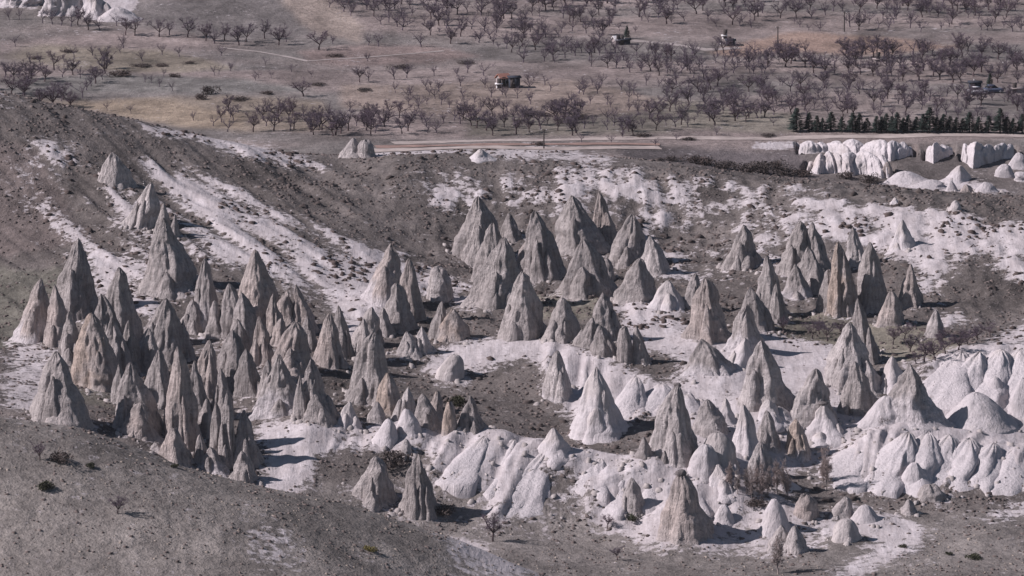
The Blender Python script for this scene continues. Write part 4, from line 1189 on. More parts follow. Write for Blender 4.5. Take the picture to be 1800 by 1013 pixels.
# ------------------------------------------------------------------ bare trees
def bare_tree(seed, spread=1.0, upright=False):
    """unit tree about 1 m tall, built at true 5 m proportions; returns trunk and crown meshes"""
    R = random.Random(seed)
    tr = MB(); cr = MB()
    def blade(a, b, w):
        d = (b - a)
        s = d.cross(Vector((R.uniform(-1, 1), R.uniform(-1, 1), R.uniform(-1, 1))))
        if s.length < 1e-6: return
        s = s.normalized() * w
        cr.tri(a - s, a + s, b)
    h0 = R.uniform(.20, .30) if not upright else .12
    fork = Vector((R.uniform(-.05, .05), R.uniform(-.05, .05), h0))
    tr.tube([(0, 0, -.08), (R.uniform(-.02, .02), 0, h0 * .5), fork], [.042, .034, .030], 6)
    nl = R.randint(4, 6) if not upright else 7
    for l in range(nl):
        an = 2 * math.pi * (l + R.uniform(-.3, .3)) / nl
        out = R.uniform(.24, .46) * spread; top = R.uniform(.62, .98) if not upright else R.uniform(.35, 1.)
        if l == 0: out *= .3; top = 1.0
        if upright: out *= .35
        d = Vector((math.cos(an), math.sin(an), 0))
        mid = fork + d * out * .55 + Vector((0, 0, (top - h0) * .42))
        end = fork + d * out + Vector((R.uniform(-.05, .05), R.uniform(-.05, .05), (top - h0) * .85))
        tr.tube([fork, mid, end], [.023, .015, .007], 4)
        for b in range(9):
            t = R.uniform(.25, 1.0)
            p = fork.lerp(mid, t / .5) if t < .5 else mid.lerp(end, (t - .5) / .5)
            q = p + (d * R.uniform(-.1, .9) + Vector((R.uniform(-1, 1), R.uniform(-1, 1), R.uniform(-.15, 1.0)))).normalized() * R.uniform(.12, .24)
            cr.tube([p, q], [.008, .004], 3)
            for k in range(9):
                s = p.lerp(q, R.uniform(.25, 1))
                e = s + ((q - p).normalized() * .5 + Vector((R.uniform(-1, 1), R.uniform(-1, 1), R.uniform(-.4, 1)))).normalized() * R.uniform(.07, .16)
                blade(s, e, .0066)
                for m in range(2):
                    s2 = s.lerp(e, R.uniform(.3, .9))
                    e2 = s2 + Vector((R.uniform(-1, 1), R.uniform(-1, 1), R.uniform(-.3, 1))).normalized() * R.uniform(.05, .11)
                    blade(s2, e2, .0056)
    return tr, cr

TREE_PROTO = []
for i in range(9):
    tr, cr = bare_tree(100 + i, spread=(1.0, 1.25, .85, 1.4, 1.1, .95, 1.3, .8, 1.15)[i])
    a, b = tr.mesh('trunk'), cr.mesh('crown')
    a.materials.append(M_BARK); b.materials.append(M_TWIG)
    TREE_PROTO.append((a, b, tr, cr))
POPLAR = []
for i in range(3):
    tr, cr = bare_tree(300 + i, spread=.6, upright=True)
    a, b = tr.mesh('trunk'), cr.mesh('crown')
    a.materials.append(M_PALETWIG); b.materials.append(M_PALETWIG)
    POPLAR.append((a, b, tr, cr))

def place_tree(name, protos, k, loc, h, rz, label, cat='tree', group=None, wide=1.0):
    t = empty(name, loc, rz); t.scale = (h * wide, h * wide, h)
    link('trunk', protos[k][0], None, t); link('crown', protos[k][1], None, t)
    return tag(t, label, cat, group)

Z_TL = 'bare purple-grey tree in the row below the white cliff at top left'
Z_LF = 'bare wide orchard tree standing apart in the left fields'
Z_LR = 'bare tree in the clump behind the brown rim left of centre'
Z_RH = 'bare orchard tree in the thin rows left of and around the red-roofed house'
hand = []   # px, base row, height px, zone
for x, y, h in [(16,35,26),(34,35,22),(75,41,26),(92,43,30),(108,45,28),(125,47,30),(137,45,34),(155,53,34),(175,54,28),(221,62,36),(237,63,34),(205,46,24),
                (280,65,32),(298,62,28),(330,66,36),(362,72,34),(377,77,30),(395,72,32),(420,80,40),(432,74,34),(465,68,34),(490,80,36),(503,74,24),(560,88,36),(585,78,20)]:
    hand.append((x, y, h, Z_TL))
for x, y, h in [(27,82,22),(130,101,25),(163,98,22),(95,123,36),(187,121,40),(52,109,20),(70,115,24),(217,85,30),(250,108,24),(285,97,24),(315,100,22),
                (10,135,24),(35,135,26),(52,150,24),(20,165,36),(42,170,32),(70,186,32),(92,188,40),(108,178,30),(145,172,30),(160,152,28),(180,140,22),
                (255,145,18),(280,153,20),(303,160,18),(385,130,18),(405,125,16),(188,195,18),(230,200,18),(340,212,20),(533,170,32),(418,198,18),(453,200,22)]:
    hand.append((x, y, h, Z_LF))
for x, y, h in [(490,215,40),(375,222,22),(400,232,26),(445,232,36),(468,222,28),(510,230,30),(545,228,34),(562,225,44),(590,238,50),(612,230,40),(640,222,34),(652,238,38),(578,206,28)]:
    hand.append((x, y, h, Z_LR))
for x, y, h in [(632,145,32),(648,143,26),(693,140,30),(715,137,30),(646,108,18),(763,133,22),(803,135,20),(822,128,28),(850,133,26),(740,83,30),(648,80,24),(665,82,28),
                (920,110,28),(957,108,26),(938,142,18),(958,150,22),(1018,165,26),(1050,165,26),(968,160,18)]:
    hand.append((x, y, h, Z_RH))
groves = [
 ([(-20,128),(190,128),(130,192),(60,190),(-20,180)], 22, (22,36), Z_LF),
 ([(380,196),(660,188),(660,242),(600,240),(380,232)], 24, (22,38), Z_LR),
 ([(200,80),(560,100),(600,150),(240,160)], 12, (14,22), Z_LF),
 ([(560,-15),(1080,-15),(1085,60),(1060,98),(900,98),(800,82),(690,50),(570,20)], 150, (20,36), 'bare purple-grey tree in the dense grove above and right of the red-roofed house'),
 ([(1080,-15),(1830,-15),(1830,60),(1500,58),(1420,40),(1300,55),(1080,42)], 145, (20,37), 'bare tree in the wide orchard along the top right of the picture'),
 ([(1360,95),(1830,85),(1830,150),(1560,146),(1480,138),(1380,128)], 92, (22,39), 'bare tree in the grove above the conifer row at right'),
 ([(1160,140),(1400,150),(1830,165),(1830,222),(1400,210),(1170,228)], 140, (20,38), 'bare tree in the thick belt just behind the conifer row'),
 ([(960,88),(1380,95),(1370,130),(1200,140),(960,112)], 80, (20,33), 'bare tree in the orchard below the field track at right of centre'),
 ([(620,205),(1180,196),(1180,240),(820,244),(620,242)], 66, (22,38), 'bare tree in the orchard just behind the pale dirt road'),
 ([(680,146),(1180,140),(1180,198),(690,200)], 60, (16,26), 'thin small bare tree in the tan orchard below the red-roofed house'),
 ([(560,-15),(1830,-15),(1830,58),(1080,60),(900,95),(700,50)], 90, (12,21), 'small bare tree filling the orchards along the top'),
 ([(960,90),(1830,85),(1830,220),(1180,222),(1180,140)], 90, (12,21), 'small bare tree filling the orchards at right'),
 ([(980,230),(1300,235),(1300,262),(1000,262)], 7, (14,22), 'thin small bare tree between the pale road and the rim'),
]
R = random.Random(5)
allt = []
for x, y, h, z in hand:
    allt.append((x, y, h, z))
for poly, n, (h0, h1), z in groves:
    xs = [p[0] for p in poly]; ys = [p[1] for p in poly]
    pts = []; tries = 0
    while len(pts) < n and tries < 8000:
        tries += 1
        x, y = R.uniform(min(xs), max(xs)), R.uniform(min(ys), max(ys))
        if not in_poly(np.array([x]), np.array([y]), poly)[0]: continue
        if any(abs(x - a) < 13 and abs(y - b) < 4 for a, b in pts): continue
        if abs(x - 890) < 26 and 122 < y < 165: continue
        if 1230 < x < 1310 and 62 < y < 92: continue
        if 1695 < x and 148 < y < 172: continue
        pts.append((x, y))
    for x, y in pts: allt.append((x, y, R.uniform(h0, h1), z))
allt = [(ground(x, y, 985.), h, z) for x, y, h, z in allt]
allt = [(g, h * g[1] / FPX, z, h) for g, h, z in allt]
order = sorted(range(len(allt)), key=lambda i: -allt[i][3])
keep = set(order[:296])
rest = MB(); restt = MB()
RV, RF = [], []; TV, TFq = [], []
rn = 0; tn = 0
GRP = {}
for i, (g, h, z, hp) in enumerate(allt):
    k = R.randrange(9); rz = R.uniform(0, 6.28); w = R.uniform(.9, 1.2)
    if i in keep:
        if z == Z_LF: w *= 1.12
        grp = z[0].lower() + z[1:]
        place_tree('bare_tree', TREE_PROTO, k, g, h, rz, z, 'tree', grp, w)
    else:
        c, s = math.cos(rz), math.sin(rz)
        for src, VV, which in ((TREE_PROTO[k][3], RV, 0), (TREE_PROTO[k][2], TV, 1)):
            v = np.array(src.v)
            o = np.stack([g[0] + (v[:, 0] * c - v[:, 1] * s) * h * w, g[1] + (v[:, 0] * s + v[:, 1] * c) * h * w, g[2] + v[:, 2] * h], 1)
            VV.append(o)
            if which == 0:
                RF.append((np.array(src.q)[::2] + rn, np.array(src.t)[::5] + rn)); rn += len(v)
            else:
                TFq.append(np.array(src.q) + tn); tn += len(v)
if RV:
    me = mesh_np('far_orchard_trees', np.concatenate(RV + TV), [np.concatenate([f[0] for f in RF] + [f + rn for f in TFq]), np.concatenate([f[1] for f in RF])])
    tag(link('far_orchard_trees', me, M_TWIG), 'smaller bare orchard trees spread over the plain', 'orchard', kind='stuff')

# --- trees of the valley, one by one
for x, y, h, k, lab in [
 (70,808,32,0,'small bare tree on the near hill, left of the twiggy shrub'),
 (207,903,36,2,'bare little tree with a shadow on the near grassy hill'),
 (866,952,52,5,'twiggy bare tree in the hollow right of the pale hill strip'),
 (1085,985,28,4,'small bare tree on the valley floor at the bottom centre'),
 (1068,930,30,7,'bare bush-like tree on the scrub wedge of the lower white ridge'),
]:
    g = ground(x, y, 600. if x < 500 else 745.)
    place_tree('bare_tree', TREE_PROTO, k, g, h * g[1] / FPX, x * .1, lab, 'tree', None, 1.05)
VAL = 'low bare tree on the green flat below the right group'
for x, y, h in [(1377,584,30),(1428,596,32),(1455,600,38),(1440,588,28),(1478,590,30)]:
    g = ground(x, y); place_tree('bare_tree', TREE_PROTO, int(x) % 9, g, h * g[1] / FPX, x, VAL + ', left of the ridged cone', 'tree', 'bare trees below the right group')
for x, y, h in [(1570,606,34),(1600,618,36),(1625,636,44),(1644,634,36),(1662,622,34),(1685,616,36),(1700,606,34),(1590,596,30),(1718,598,30),(1655,604,30),(1610,640,24),(1740,592,26)]:
    g = ground(x, y); place_tree('bare_tree', TREE_PROTO, int(x) % 9, g, h * g[1] / FPX, x, 'bare twiggy tree in the thicket above the upper right white ridge', 'tree', 'trees of the right-hand thicket', 1.15)
R2 = random.Random(9)
for x, y, h in [(1282,862,54),(1296,868,46),(1312,868,52),(1330,864,48),(1350,868,52),(1366,868,64),(1376,862,56),(1452,862,84),(1448,848,60),(1322,878,60),(1340,880,66),(1385,874,52)]:
    g = ground(x, y); place_tree('pale_sapling', POPLAR, int(x) % 3, g, h * g[1] / FPX, x, 'thin pale leafless sapling in front of the lower right cluster', 'sapling', 'pale saplings before the lower right cluster', .55)
g = ground(1368, 1008, 745.); place_tree('pale_sapling', POPLAR, 1, g, 74 * g[1] / FPX, 1, 'pale leafless sapling at the bottom edge below the fused stumps', 'sapling', None, .6)

# ------------------------------------------------------------------ conifers
def conifer(seed):
    R = random.Random(seed); tr = MB(); cr = MB()
    tr.tube([(0, 0, -.05), (0, 0, .5), (0, 0, .97)], [.03, .02, .004], 6)
    for l in range(17):
        z = .12 + .86 * l / 17; rad = .36 * (1 - (z - .1) / .92) ** .8 * R.uniform(.75, 1.15) + .012
        for b in range(13):
            an = R.uniform(0, 6.28); d = Vector((math.cos(an), math.sin(an), 0))
            p = Vector((0, 0, z)); q = p + d * rad * R.uniform(.7, 1.1) + Vector((0, 0, R.uniform(-.05, .03)))
            s = Vector((-d.y, d.x, 0)) * .035
            cr.quad(p, p.lerp(q, .55) - s + Vector((0, 0, .015)), q, p.lerp(q, .55) + s - Vector((0, 0, .02)))
            for k in range(3):
                a = p.lerp(q, R.uniform(.3, 1)); e = a + Vector((R.uniform(-1, 1), R.uniform(-1, 1), R.uniform(-.8, .5))).normalized() * .06
                cr.tri(a - s * .5, a + s * .5, e)
    return tr, cr
CON = []
for i in range(4):
    tr, cr = conifer(40 + i); a, b = tr.mesh('trunk'), cr.mesh('crown'); a.materials.append(M_BARK); b.materials.append(M_CONIFER); CON.append((a, b))
pos_words = ['leftmost', 'second', 'third', 'fourth', 'fifth', 'sixth', 'seventh', 'eighth', 'ninth', 'tenth', 'eleventh', 'twelfth', 'thirteenth', 'fourteenth', 'fifteenth', 'sixteenth', 'seventeenth', 'eighteenth', 'nineteenth', 'twentieth'] + ['twenty-' + w for w in ('first', 'second', 'third', 'fourth', 'fifth', 'sixth', 'seventh', 'eighth', 'ninth')] + ['thirtieth', 'thirty-first', 'thirty-second']
cons = sorted([(1446,232,26),(1480,232,28),(1550,232,28),(1568,233,30),(1588,232,26),(1622,233,34),(1647,233,28),(1670,233,30),(1692,233,26),(1720,234,30),(1770,234,30),(1797,235,36)] + [(1400,232,44),(1422,231,34),(1436,232,30),(1461,231,36),(1499,233,36),(1511,232,34),(1524,232,26),(1541,233,30),(1558,232,34),(1577,234,38),(1596,233,32),(1611,232,28),(1634,233,46),(1659,233,34),(1681,233,28),(1704,233,38),(1738,234,32),(1758,234,46),(1781,235,28)])
for i, (x, y, h) in enumerate(cons):
    g = ground(x, y, 1005.); w = h * g[1] / FPX * 1.02
    t = place_tree('conifer', CON, i % 4, g, w, i * 1.3, ('leftmost dark conifer of the row beside the road' if i == 0 else f'{pos_words[i]} dark conifer from the left in the row beside the road'), 'conifer', 'dark conifers along the road', 1.35)
for x, y, h, lab in [(1102,68,22,'tall dark conifer beside the pale hut'),(1740,156,26,'dark conifer behind the parked things at right')]:
    g = ground(x, y, 1005.); place_tree('conifer', CON, 1, g, h * g[1] / FPX * 1.1, 2.0, lab, 'conifer')

# ------------------------------------------------------------------ bushes
def bush_mesh(seed, n, mat, flat=.7, leaf=.10):
    R = random.Random(seed); m = MB()
    lobes = [(Vector((R.uniform(-.5, .5), R.uniform(-.5, .5), R.uniform(.2, .6))), R.uniform(.3, .5)) for _ in range(7)]
    for i in range(n):
        c, r = R.choice(lobes)
        d = Vector((R.gauss(0, 1), R.gauss(0, 1), R.gauss(0, 1))).normalized() * r * R.uniform(.55, 1.05)
        p = c + d; p.z = max(0.02, p.z * flat)
        a = Vector((R.uniform(-1, 1), R.uniform(-1, 1), R.uniform(-.3, 1))).normalized() * leaf
        b = a.cross(Vector((R.uniform(-1, 1), R.uniform(-1, 1), R.uniform(-1, 1)))).normalized() * leaf * .55
        m.tri(p - b, p + b, p + a * 1.4)
    for k in range(6):
        an = k * 1.05; m.tube([(0, 0, -.1), (math.cos(an) * .3, math.sin(an) * .3, .4)], [.02, .008], 3)
    me = m.mesh('bush'); me.materials.append(mat)
    return me
JUN = [bush_mesh(60 + i, 700, M_JUNIPER) for i in range(3)]
YEL = bush_mesh(70, 700, M_YELLOW)
DRY = [bush_mesh(80 + i, 600, M_DARKSCRUB, .75, .085) for i in range(4)]
def bush(name, me, x, y, wpx, lab, ymin, group=None, tall=1.0):
    g = ground(x, y, ymin); s = wpx * g[1] / FPX / 1.5
    o = link(name, me); o.location = g; o.scale = (s, s, s * tall); o.rotation_euler = (0, 0, x)
    return tag(o, lab, 'bush', group)
for x, y, w, t, lab, me, ym in [
 (82,860,32,1.1,'dark green juniper bush on the near grassy hill',JUN[0],600.),
 (650,970,24,1.0,'yellow-green bush on the near hill at the bottom',YEL,600.),
 (805,714,34,1.3,'dark green juniper bush above the ochre pillars',JUN[1],780.),
 (1111,914,36,.7,'dark green juniper bush below the lower white ridge',JUN[2],764.),
 (1712,982,34,.6,'low dark green bush at the lower right corner',JUN[1],745.),
 (1586,962,16,.8,'small green bush at the tip of the white floor patch',JUN[0],745.),
 (1668,975,14,.8,'small green bush left of the low lower right bush',JUN[2],745.),
 (136,672,36,.9,'green bush at the foot of the pink-banded cone',JUN[0],780.),
 (440,690,44,.9,'brownish shaded bush beside the ragged dark cone',DRY[1],780.),
 (105,815,46,.9,'twiggy grey shrub on the near hill',DRY[0],600.),
 (160,822,18,1.2,'small dark shrub at the right of the near hill twigs',JUN[1],600.),
 (306,822,14,1.0,'tiny dark shrub at the near hill crest',JUN[2],600.),
 (780,905,50,.8,'grey twiggy thicket right of the white-tipped cone',DRY[2],764.),
 (690,820,70,1.0,'wide twiggy thicket behind the two cones at the hill crest',DRY[3],780.),
 (1555,745,22,1.0,'grey shrub in the notch above the fluted ridge',DRY[0],780.),
 (1330,890,40,.8,'dense twiggy thicket under the pale saplings',DRY[1],780.),
 (213,135,44,.6,'long dark shrub in the left fields',DRY[2],990.),
 (370,166,30,1.0,'dark rounded shrub, right one of two in the left fields',DRY[0],990.),
 (353,175,22,1.1,'dark rounded shrub, left one of two in the left fields',DRY[1],990.),
 (308,136,20,.9,'small dark shrub above the two rounded shrubs',DRY[3],990.),
 (470,166,24,.6,'low dark shrub on the field edge left of a bare tree',DRY[2],990.),
 (945,256,22,.7,'dark bush on the red bank of the dirt road',DRY[0],990.),
 (1530,322,40,.9,'brown bush before the big far crag',DRY[1],975.),
 (1488,315,30,1.1,'brown bush at the left foot of the big far crag',DRY[2],975.),
]:
    bush('bush', me, x, y, w, lab, ym, None, t)
for i, (x, y, w) in enumerate([(60,104,30),(120,92,34),(250,118,40),(285,116,30),(330,112,26),(420,176,40),(560,150,30),(640,160,34),(700,120,40),(820,112,36),(590,100,34),(1020,208,40),(960,205,36),(1130,240,34),(1210,246,30),(1350,240,34)]):
    bush('hedge_bush', DRY[i % 4], x, y, w, 'low dark hedge-like bush along a field edge of the plain', 990., 'low bushes along the field edges', .35)
for i, (x, y, w) in enumerate([(1215,286,34),(1240,290,40),(1275,298,44),(1310,302,46),(1345,306,48),(1380,308,44),(1410,310,36),(1330,296,40),(1370,298,40),(1180,283,26),(1160,284,20)]):
    bush('thicket_bush', DRY[i % 4], x, y, w, 'purple-brown bush of the dense thicket in the far ravine', 975., 'bushes of the far ravine thicket', .8)

# ------------------------------------------------------------------ house, hut and other built things on the plain
M_PLASTER = plain_material('pale_plaster', (0.30, 0.26, 0.255), 0.12, 1.0)
M_TILE = plain_material('red_tiles', (0.33, 0.17, 0.135), 0.2, 1.4)
M_WOOD = plain_material('old_wood', (0.07, 0.06, 0.058), 0.25, 2.0)
M_WHITE = plain_material('white_paint', (0.72, 0.70, 0.70), 0.06, 1.0)
M_DARKWALL = plain_material('dark_boards', (0.045, 0.05, 0.065), 0.25, 1.4)
M_GLASS, _nt, _b = new_mat('dark_pane'); _b.inputs['Base Color'].default_value = (.02, .022, .03, 1); _b.inputs['Roughness'].default_value = .2
def part(name, mb, mat, parent):
    return link(name, mb.mesh(name), mat, parent)
def building(px, py, w, d, h, rz, label, wallm, roofm, roof='gable', wins=2, cat='house', name='house'):
    g = ground(px, py, 1005.)
    r = empty(name, (g[0], g[1], g[2]), rz); tag(r, label, cat)
    part('wall', MB().box((0, 0, h / 2 - .3), (w, d, h + .6)), wallm, r)
    m = MB()
    if roof == 'gable':
        e = .25; zt = h + .38 * d
        a = [(-w/2-e, -d/2-e, h-.08), (w/2+e, -d/2-e, h-.08), (w/2+e, 0, zt), (-w/2-e, 0, zt), (-w/2-e, d/2+e, h-.08), (w/2+e, d/2+e, h-.08)]
        up = [(x, y, z + .16) for x, y, z in a]
        m.quad(up[0], up[1], up[2], up[3]); m.quad(up[3], up[2], up[5], up[4]); m.quad(a[3], a[2], a[1], a[0]); m.quad(a[4], a[5], a[2], a[3])
        m.quad(a[0], a[1], up[1], up[0]); m.quad(a[5], a[4], up[4], up[5]); m.quad(a[1], a[2], up[2], up[1]); m.quad(a[2], a[5], up[5], up[2]); m.quad(a[3], a[0], up[0], up[3]); m.quad(a[4], a[3], up[3], up[4])
        gm = MB(); 
        for s in (-1, 1): gm.tri((s * w / 2, -d / 2, h + .3 - .3), (s * w / 2, d / 2, h), (s * w / 2, 0, zt - .02))
        part('gable_wall', gm, wallm, r)
    else:
        m.box((0, 0, h + .12), (w + .5, d + .5, .22))
    rf = part('roof', m, roofm, r)
    if roof == 'gable' and w > 3: part('chimney', MB().box((w * .25, .3, h + .38 * d + .2), (.45, .45, .9)), M_PLASTER, rf)
    for i in range(wins):
        x = (i + .5) / wins * w - w / 2 + .35
        f = part('window', MB().box((x, -d / 2 - .03, h * .58), (.72, .10, .82)), M_WHITE, r)
        part('pane', MB().box((x, -d / 2 - .09, h * .58), (.56, .04, .66)), M_GLASS, f)
    dm = part('door', MB().box((-w / 2 + .55, -d / 2 - .04, .95), (.8, .1, 1.9)), M_WOOD, r)
    part('handle', MB().box((-w / 2 + .82, -d / 2 - .11, .95), (.1, .05, .05)), M_WHITE, dm)
    return r
building(884,152,1.9,1.9,1.6,.5,'small house with a red tiled roof in the middle of the plain',M_PLASTER,M_TILE,wins=1)
building(904,154,2.0,2.2,1.9,.1,'dark shed built against the right side of the red-roofed house',M_DARKWALL,M_DARKWALL,'flat',0,'shed','shed')
building(877,155,1.0,.9,.7,0,'small white box left below the red-roofed house',M_WHITE,M_WHITE,'flat',0,'box','storage_box')
building(1086,78,1.7,1.8,.9,.4,'tiny pale hut with a pointed roof near the tall conifer',M_PLASTER,M_WHITE,'gable',0,'hut','hut')
building(1098,78,2.2,1.6,.9,0,'dark low shed beside the tiny pale hut',M_DARKWALL,M_DARKWALL,'flat',0,'shed','shed')
building(1284,80,1.7,1.8,1.0,0,'dark flat-roofed shed at the end of the field track',M_DARKWALL,M_DARKWALL,'flat',0,'shed','shed')
building(1273,68,.7,.7,.5,0,'small white tank behind the dark flat-roofed shed',M_WHITE,M_WHITE,'flat',0,'tank','tank')
building(1548-2,108,2.0,1.2,.35,.2,'low pale ruin above the right-hand grove',M_PLASTER,M_PLASTER,'flat',0,'ruin','ruin')
building(1714,160,2.2,1.8,1.6,0,'dark flat-roofed shed at the far right yard',M_DARKWALL,M_DARKWALL,'flat',0,'shed','shed')
building(1790,163,2.6,.8,.7,0,'low pale wall block at the right edge of the far yard',M_PLASTER,M_PLASTER,'flat',0,'wall','yard_wall')
def post(px, py, hpx, r, mat, label, name='post', arm=False):
    g = ground(px, py, 985.); H = hpx * g[1] / FPX
    o = empty(name, g); tag(o, label, 'pole')
    part('shaft', MB().tube([(0, 0, -.4), (0, 0, H * .5), (0, 0, H)], [r, r * .9, r * .7], 8), mat, o)
    if arm:
        part('crossarm', MB().box((0, 0, H - .3), (1.1, .1, .1)), mat, o)
        for s in (-.45, 0, .45): part('insulator', MB().tube([(s, 0, H - .25), (s, 0, H - .08)], [.05, .05], 6), M_WHITE, o)
for x, y, h, lab in [(1367,96,50,'tall wooden utility pole by the tan field at right'),(956,262,36,'wooden utility pole standing by the dirt road'),(1484,56,36,'wooden utility pole in the pale field at upper right')]:
    post(x, y, h, .13, M_WOOD, lab, 'utility_pole', True)
for x, y, h, lab in [(1267,80,12,'left white gate post before the dark flat-roofed shed'),(1292,78,11,'white post at the right side of the dark flat-roofed shed'),(1712,150,11,'short white post behind the far right yard')]:
    post(x, y, h, .14, M_WHITE, lab, 'gate_post')
def car(px, py, rz, paint, label):
    g = ground(px, py, 1005.); r = empty('parked_car', g, rz); tag(r, label, 'car')
    m = MB(); L, W = 3.9, 1.65
    def loft(secs):
        n = len(m.v)
        for x, w, z0, z1 in secs: m.v.extend([(x, -w/2, z0), (x, w/2, z0), (x, w/2*.96, z1), (x, -w/2*.96, z1)])
        for i in range(len(secs) - 1):
            for k in range(4):
                a = n + i * 4 + k; b = n + i * 4 + (k + 1) % 4; m.q.append([a, b, b + 4, a + 4])
        m.q.append([n + 3, n + 2, n + 1, n]); e = n + (len(secs) - 1) * 4; m.q.append([e, e + 1, e + 2, e + 3])
    loft([(-1.95, 1.4, .35, .75), (-1.7, 1.62, .25, .88), (-.6, 1.65, .22, .92), (1.0, 1.65, .22, .9), (1.75, 1.6, .25, .8), (1.95, 1.35, .35, .62)])
    part('body', m, paint, r)
    m2 = MB(); m = m2
    loft([(-1.55, 1.45, .86, .9), (-1.05, 1.4, .9, 1.38), (.25, 1.38, .9, 1.42), (.95, 1.45, .88, .92)])
    part('cabin', m2, M_GLASS, r)
    part('roof', MB().box((-.4, 0, 1.43), (1.35, 1.3, .06)), paint, r)
    for sx in (-1.2, 1.2):
        for sy in (-1, 1):
            wh = part('wheel', MB().tube([(sx, sy * .70, .3), (sx, sy * .86, .3)], [.3, .3], 14), M_GLASS, r)
            part('rim', MB().tube([(sx, sy * .855, .3), (sx, sy * .875, .3)], [.17, .12], 10), M_WHITE, wh)
M_CARW = plain_material('car_white', (.62, .60, .62), .04, 1, .4); M_CARB = plain_material('car_blue', (.10, .12, .18), .05, 1, .4)
car(1719, 166, .25, M_CARW, 'small white car parked before the dark shed of the far yard')
car(1746, 163, .1, M_CARB, 'dark blue car parked right of the white car in the far yard')

# ------------------------------------------------------------------ ground cover: tufts of scrub on slopes
def tufts(name, n, region, smin, smax, mat, label, weight, seed, zf=.6):
    r = np.random.default_rng(seed)
    x0, x1, y0, y1 = region
    x = r.uniform(x0, x1, n * 4); y = r.uniform(y0, y1, n * 4)
    inside = np.abs(x) < 0.093 * y
    w = weight(x, y) * inside
    k = np.nonzero(r.uniform(0, 1, len(x)) < w)[0][:n]
    x, y = x[k], y[k]; n = len(x)
    z = height(x, y)
    s = smin + (smax - smin) * r.uniform(0, 1, n) ** 2.2
    T = 5
    th = np.arange(T) / T * 2 * math.pi
    base = np.stack([np.cos(th), np.sin(th), np.full(T, -.25)], 1)
    mid = np.stack([np.cos(th + .4) * .82, np.sin(th + .4) * .82, np.full(T, .55)], 1)
    tmpl = np.concatenate([base, mid, [[0, 0, 1.0]]])
    V = tmpl[None] * (1 + .30 * r.normal(size=(n, len(tmpl), 1)).clip(-1.5, 1.5)) * s[:, None, None] * .5
    V[:, :, 0] *= r.uniform(.8, 1.5, n)[:, None]
    V[:, :, 2] *= zf * 1.6
    V += np.stack([x, y, z], 1)[:, None, :]
    tl = []
    for i in range(T):
        j = (i + 1) % T
        tl += [[i, j, T + j], [i, T + j, T + i], [T + i, T + j, 2 * T]]
    tl = np.array(tl)
    F = (tl[None] + (np.arange(n) * len(tmpl))[:, None, None]).reshape(-1, 3)
    me = mesh_np(name, V.reshape(-1, 3), F)
    return tag(link(name, me, mat), label, 'scrub', kind='stuff')
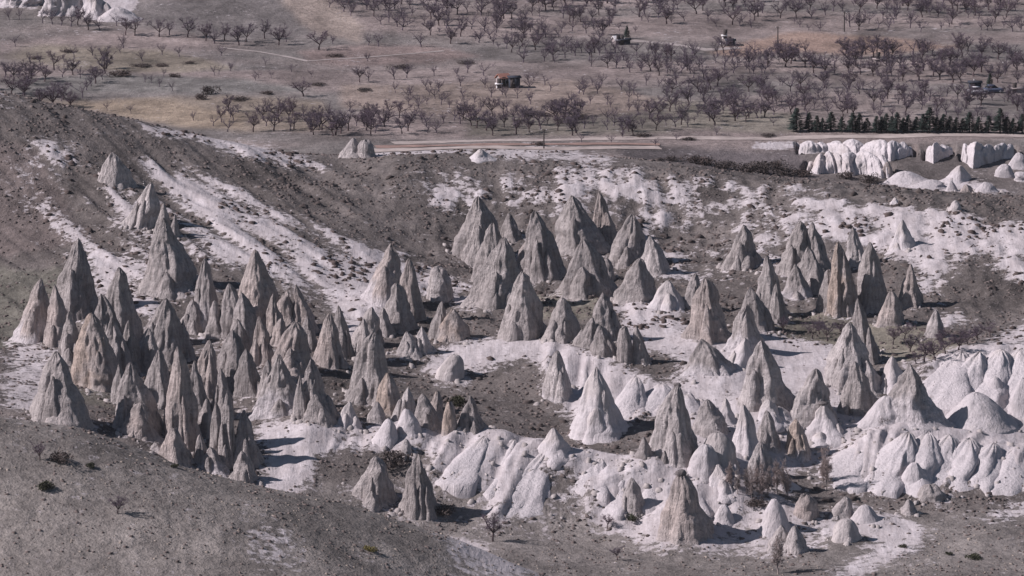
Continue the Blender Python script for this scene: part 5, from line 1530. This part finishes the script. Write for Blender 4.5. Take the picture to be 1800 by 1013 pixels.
def rubble():
    r = np.random.default_rng(77); X = []; Y = []; Sz = []
    for x, y, rx, H, sh in APRON:
        n = int(min(26, 5 + rx * 3.2))
        an = r.uniform(0, 2 * math.pi, n); dd = rx * (0.95 + np.abs(r.normal(0, .38, n)))
        X.append(x + np.cos(an) * dd); Y.append(y + np.sin(an) * dd); Sz.append(.12 + .5 * r.uniform(0, 1, n) ** 3)
    x, y, s = map(np.concatenate, (X, Y, Sz)); n = len(x); z = height(x, y)
    T = np.array([[1, 0, -.3], [.3, .9, -.3], [-.8, .55, -.3], [-.8, -.6, -.3], [.35, -.95, -.3], [.5, .3, .6], [-.4, .45, .7], [-.35, -.5, .55], [.45, -.4, .65]])
    Fc = np.array([[0, 1, 5], [1, 6, 5], [1, 2, 6], [2, 7, 6], [2, 3, 7], [3, 4, 7], [4, 8, 7], [4, 0, 8], [0, 5, 8], [5, 6, 7], [5, 7, 8]])
    an = r.uniform(0, 6.28, n); cs, sn = np.cos(an)[:, None], np.sin(an)[:, None]
    V = T[None] * (1 + .25 * r.normal(size=(n, 9, 1)).clip(-1.4, 1.4)) * s[:, None, None] * r.uniform(.7, 1.3, (n, 1, 3))
    V = np.stack([V[:, :, 0] * cs - V[:, :, 1] * sn, V[:, :, 0] * sn + V[:, :, 1] * cs, V[:, :, 2]], -1) + np.stack([x, y, z], 1)[:, None]
    me = mesh_np('rubble', V.reshape(-1, 3), (Fc[None] + (np.arange(n) * 9)[:, None, None]).reshape(-1, 3))
    tag(link('rubble', me, plain_material('tuff_rubble', (.37, .335, .322), .3, 1.2)), 'small fallen stones strewn round the feet of the rock cones', 'rubble', kind='stuff')
rubble()
def w_scrub(x, y):
    b = sample(BARE, x, y); n = fbm(x * .12, y * .12, 2.0, 3)
    return np.clip((1 - b) * (.55 + 1.3 * n), 0, 1) * .9
def w_spots(x, y):
    b = sample(BARE, x, y); n = fbm(x * .10, y * .06, 5.0, 3)
    hill = (y > 862) * 1.0
    return np.clip(b, 0, 1) * sstep(-.1, .35, n) * (hill * .95 + .03) * (b > .25)
tufts('scrub_tufts', 15000, (-95, 95, 790, 1000), .2, .75, M_SCRUB, 'brown dry scrub covering the slopes', w_scrub, 1, .45)
tufts('slope_shrubs', 4600, (-95, 95, 850, 985), .25, 1.25, M_DARKSCRUB, 'dark low shrubs dotted over the pale slopes', w_spots, 2, .5)
def w_bushes(x, y):
    b = sample(BARE, x, y); n = fbm(x * .07, y * .05, 12.0, 3)
    return (1 - np.clip(b * 1.6, 0, 1)) * sstep(.0, .35, n) * .8
tufts('hill_bushes', 2200, (-95, 95, 800, 985), .4, 1.35, M_DARKSCRUB, 'darker low bushes gathered in patches on the scrub slopes', w_bushes, 6, .5)
M_STRAW = foliage_material('straw_grass', (0.30, 0.262, 0.225), 0.35)
tufts('straw_tufts', 2500, (-80, 80, 690, 792), .12, .42, M_STRAW, 'pale straw tufts on the near hill and valley floor', w_scrub, 8, .5)
tufts('grass_tufts', 5000, (-80, 80, 690, 792), .18, .55, M_SCRUB, 'dry grass tufts on the near hill and valley floor', w_scrub, 3, .5)

# ------------------------------------------------------------------ thin air between the hills
hz = MB().box((0, 850, 100), (700, 1960, 300))
hm = bpy.data.materials.new('thin_haze'); hm.use_nodes = True
hn = hm.node_tree; hn.nodes.clear()
pv = hn.nodes.new('ShaderNodeVolumePrincipled'); pv.inputs['Color'].default_value = (0.92, 0.90, 0.97, 1); pv.inputs['Density'].default_value = 0.00002
hout = hn.nodes.new('ShaderNodeOutputMaterial'); hn.links.new(pv.outputs[0], hout.inputs['Volume'])
tag(link('haze', hz.mesh('haze'), hm), kind='stuff')
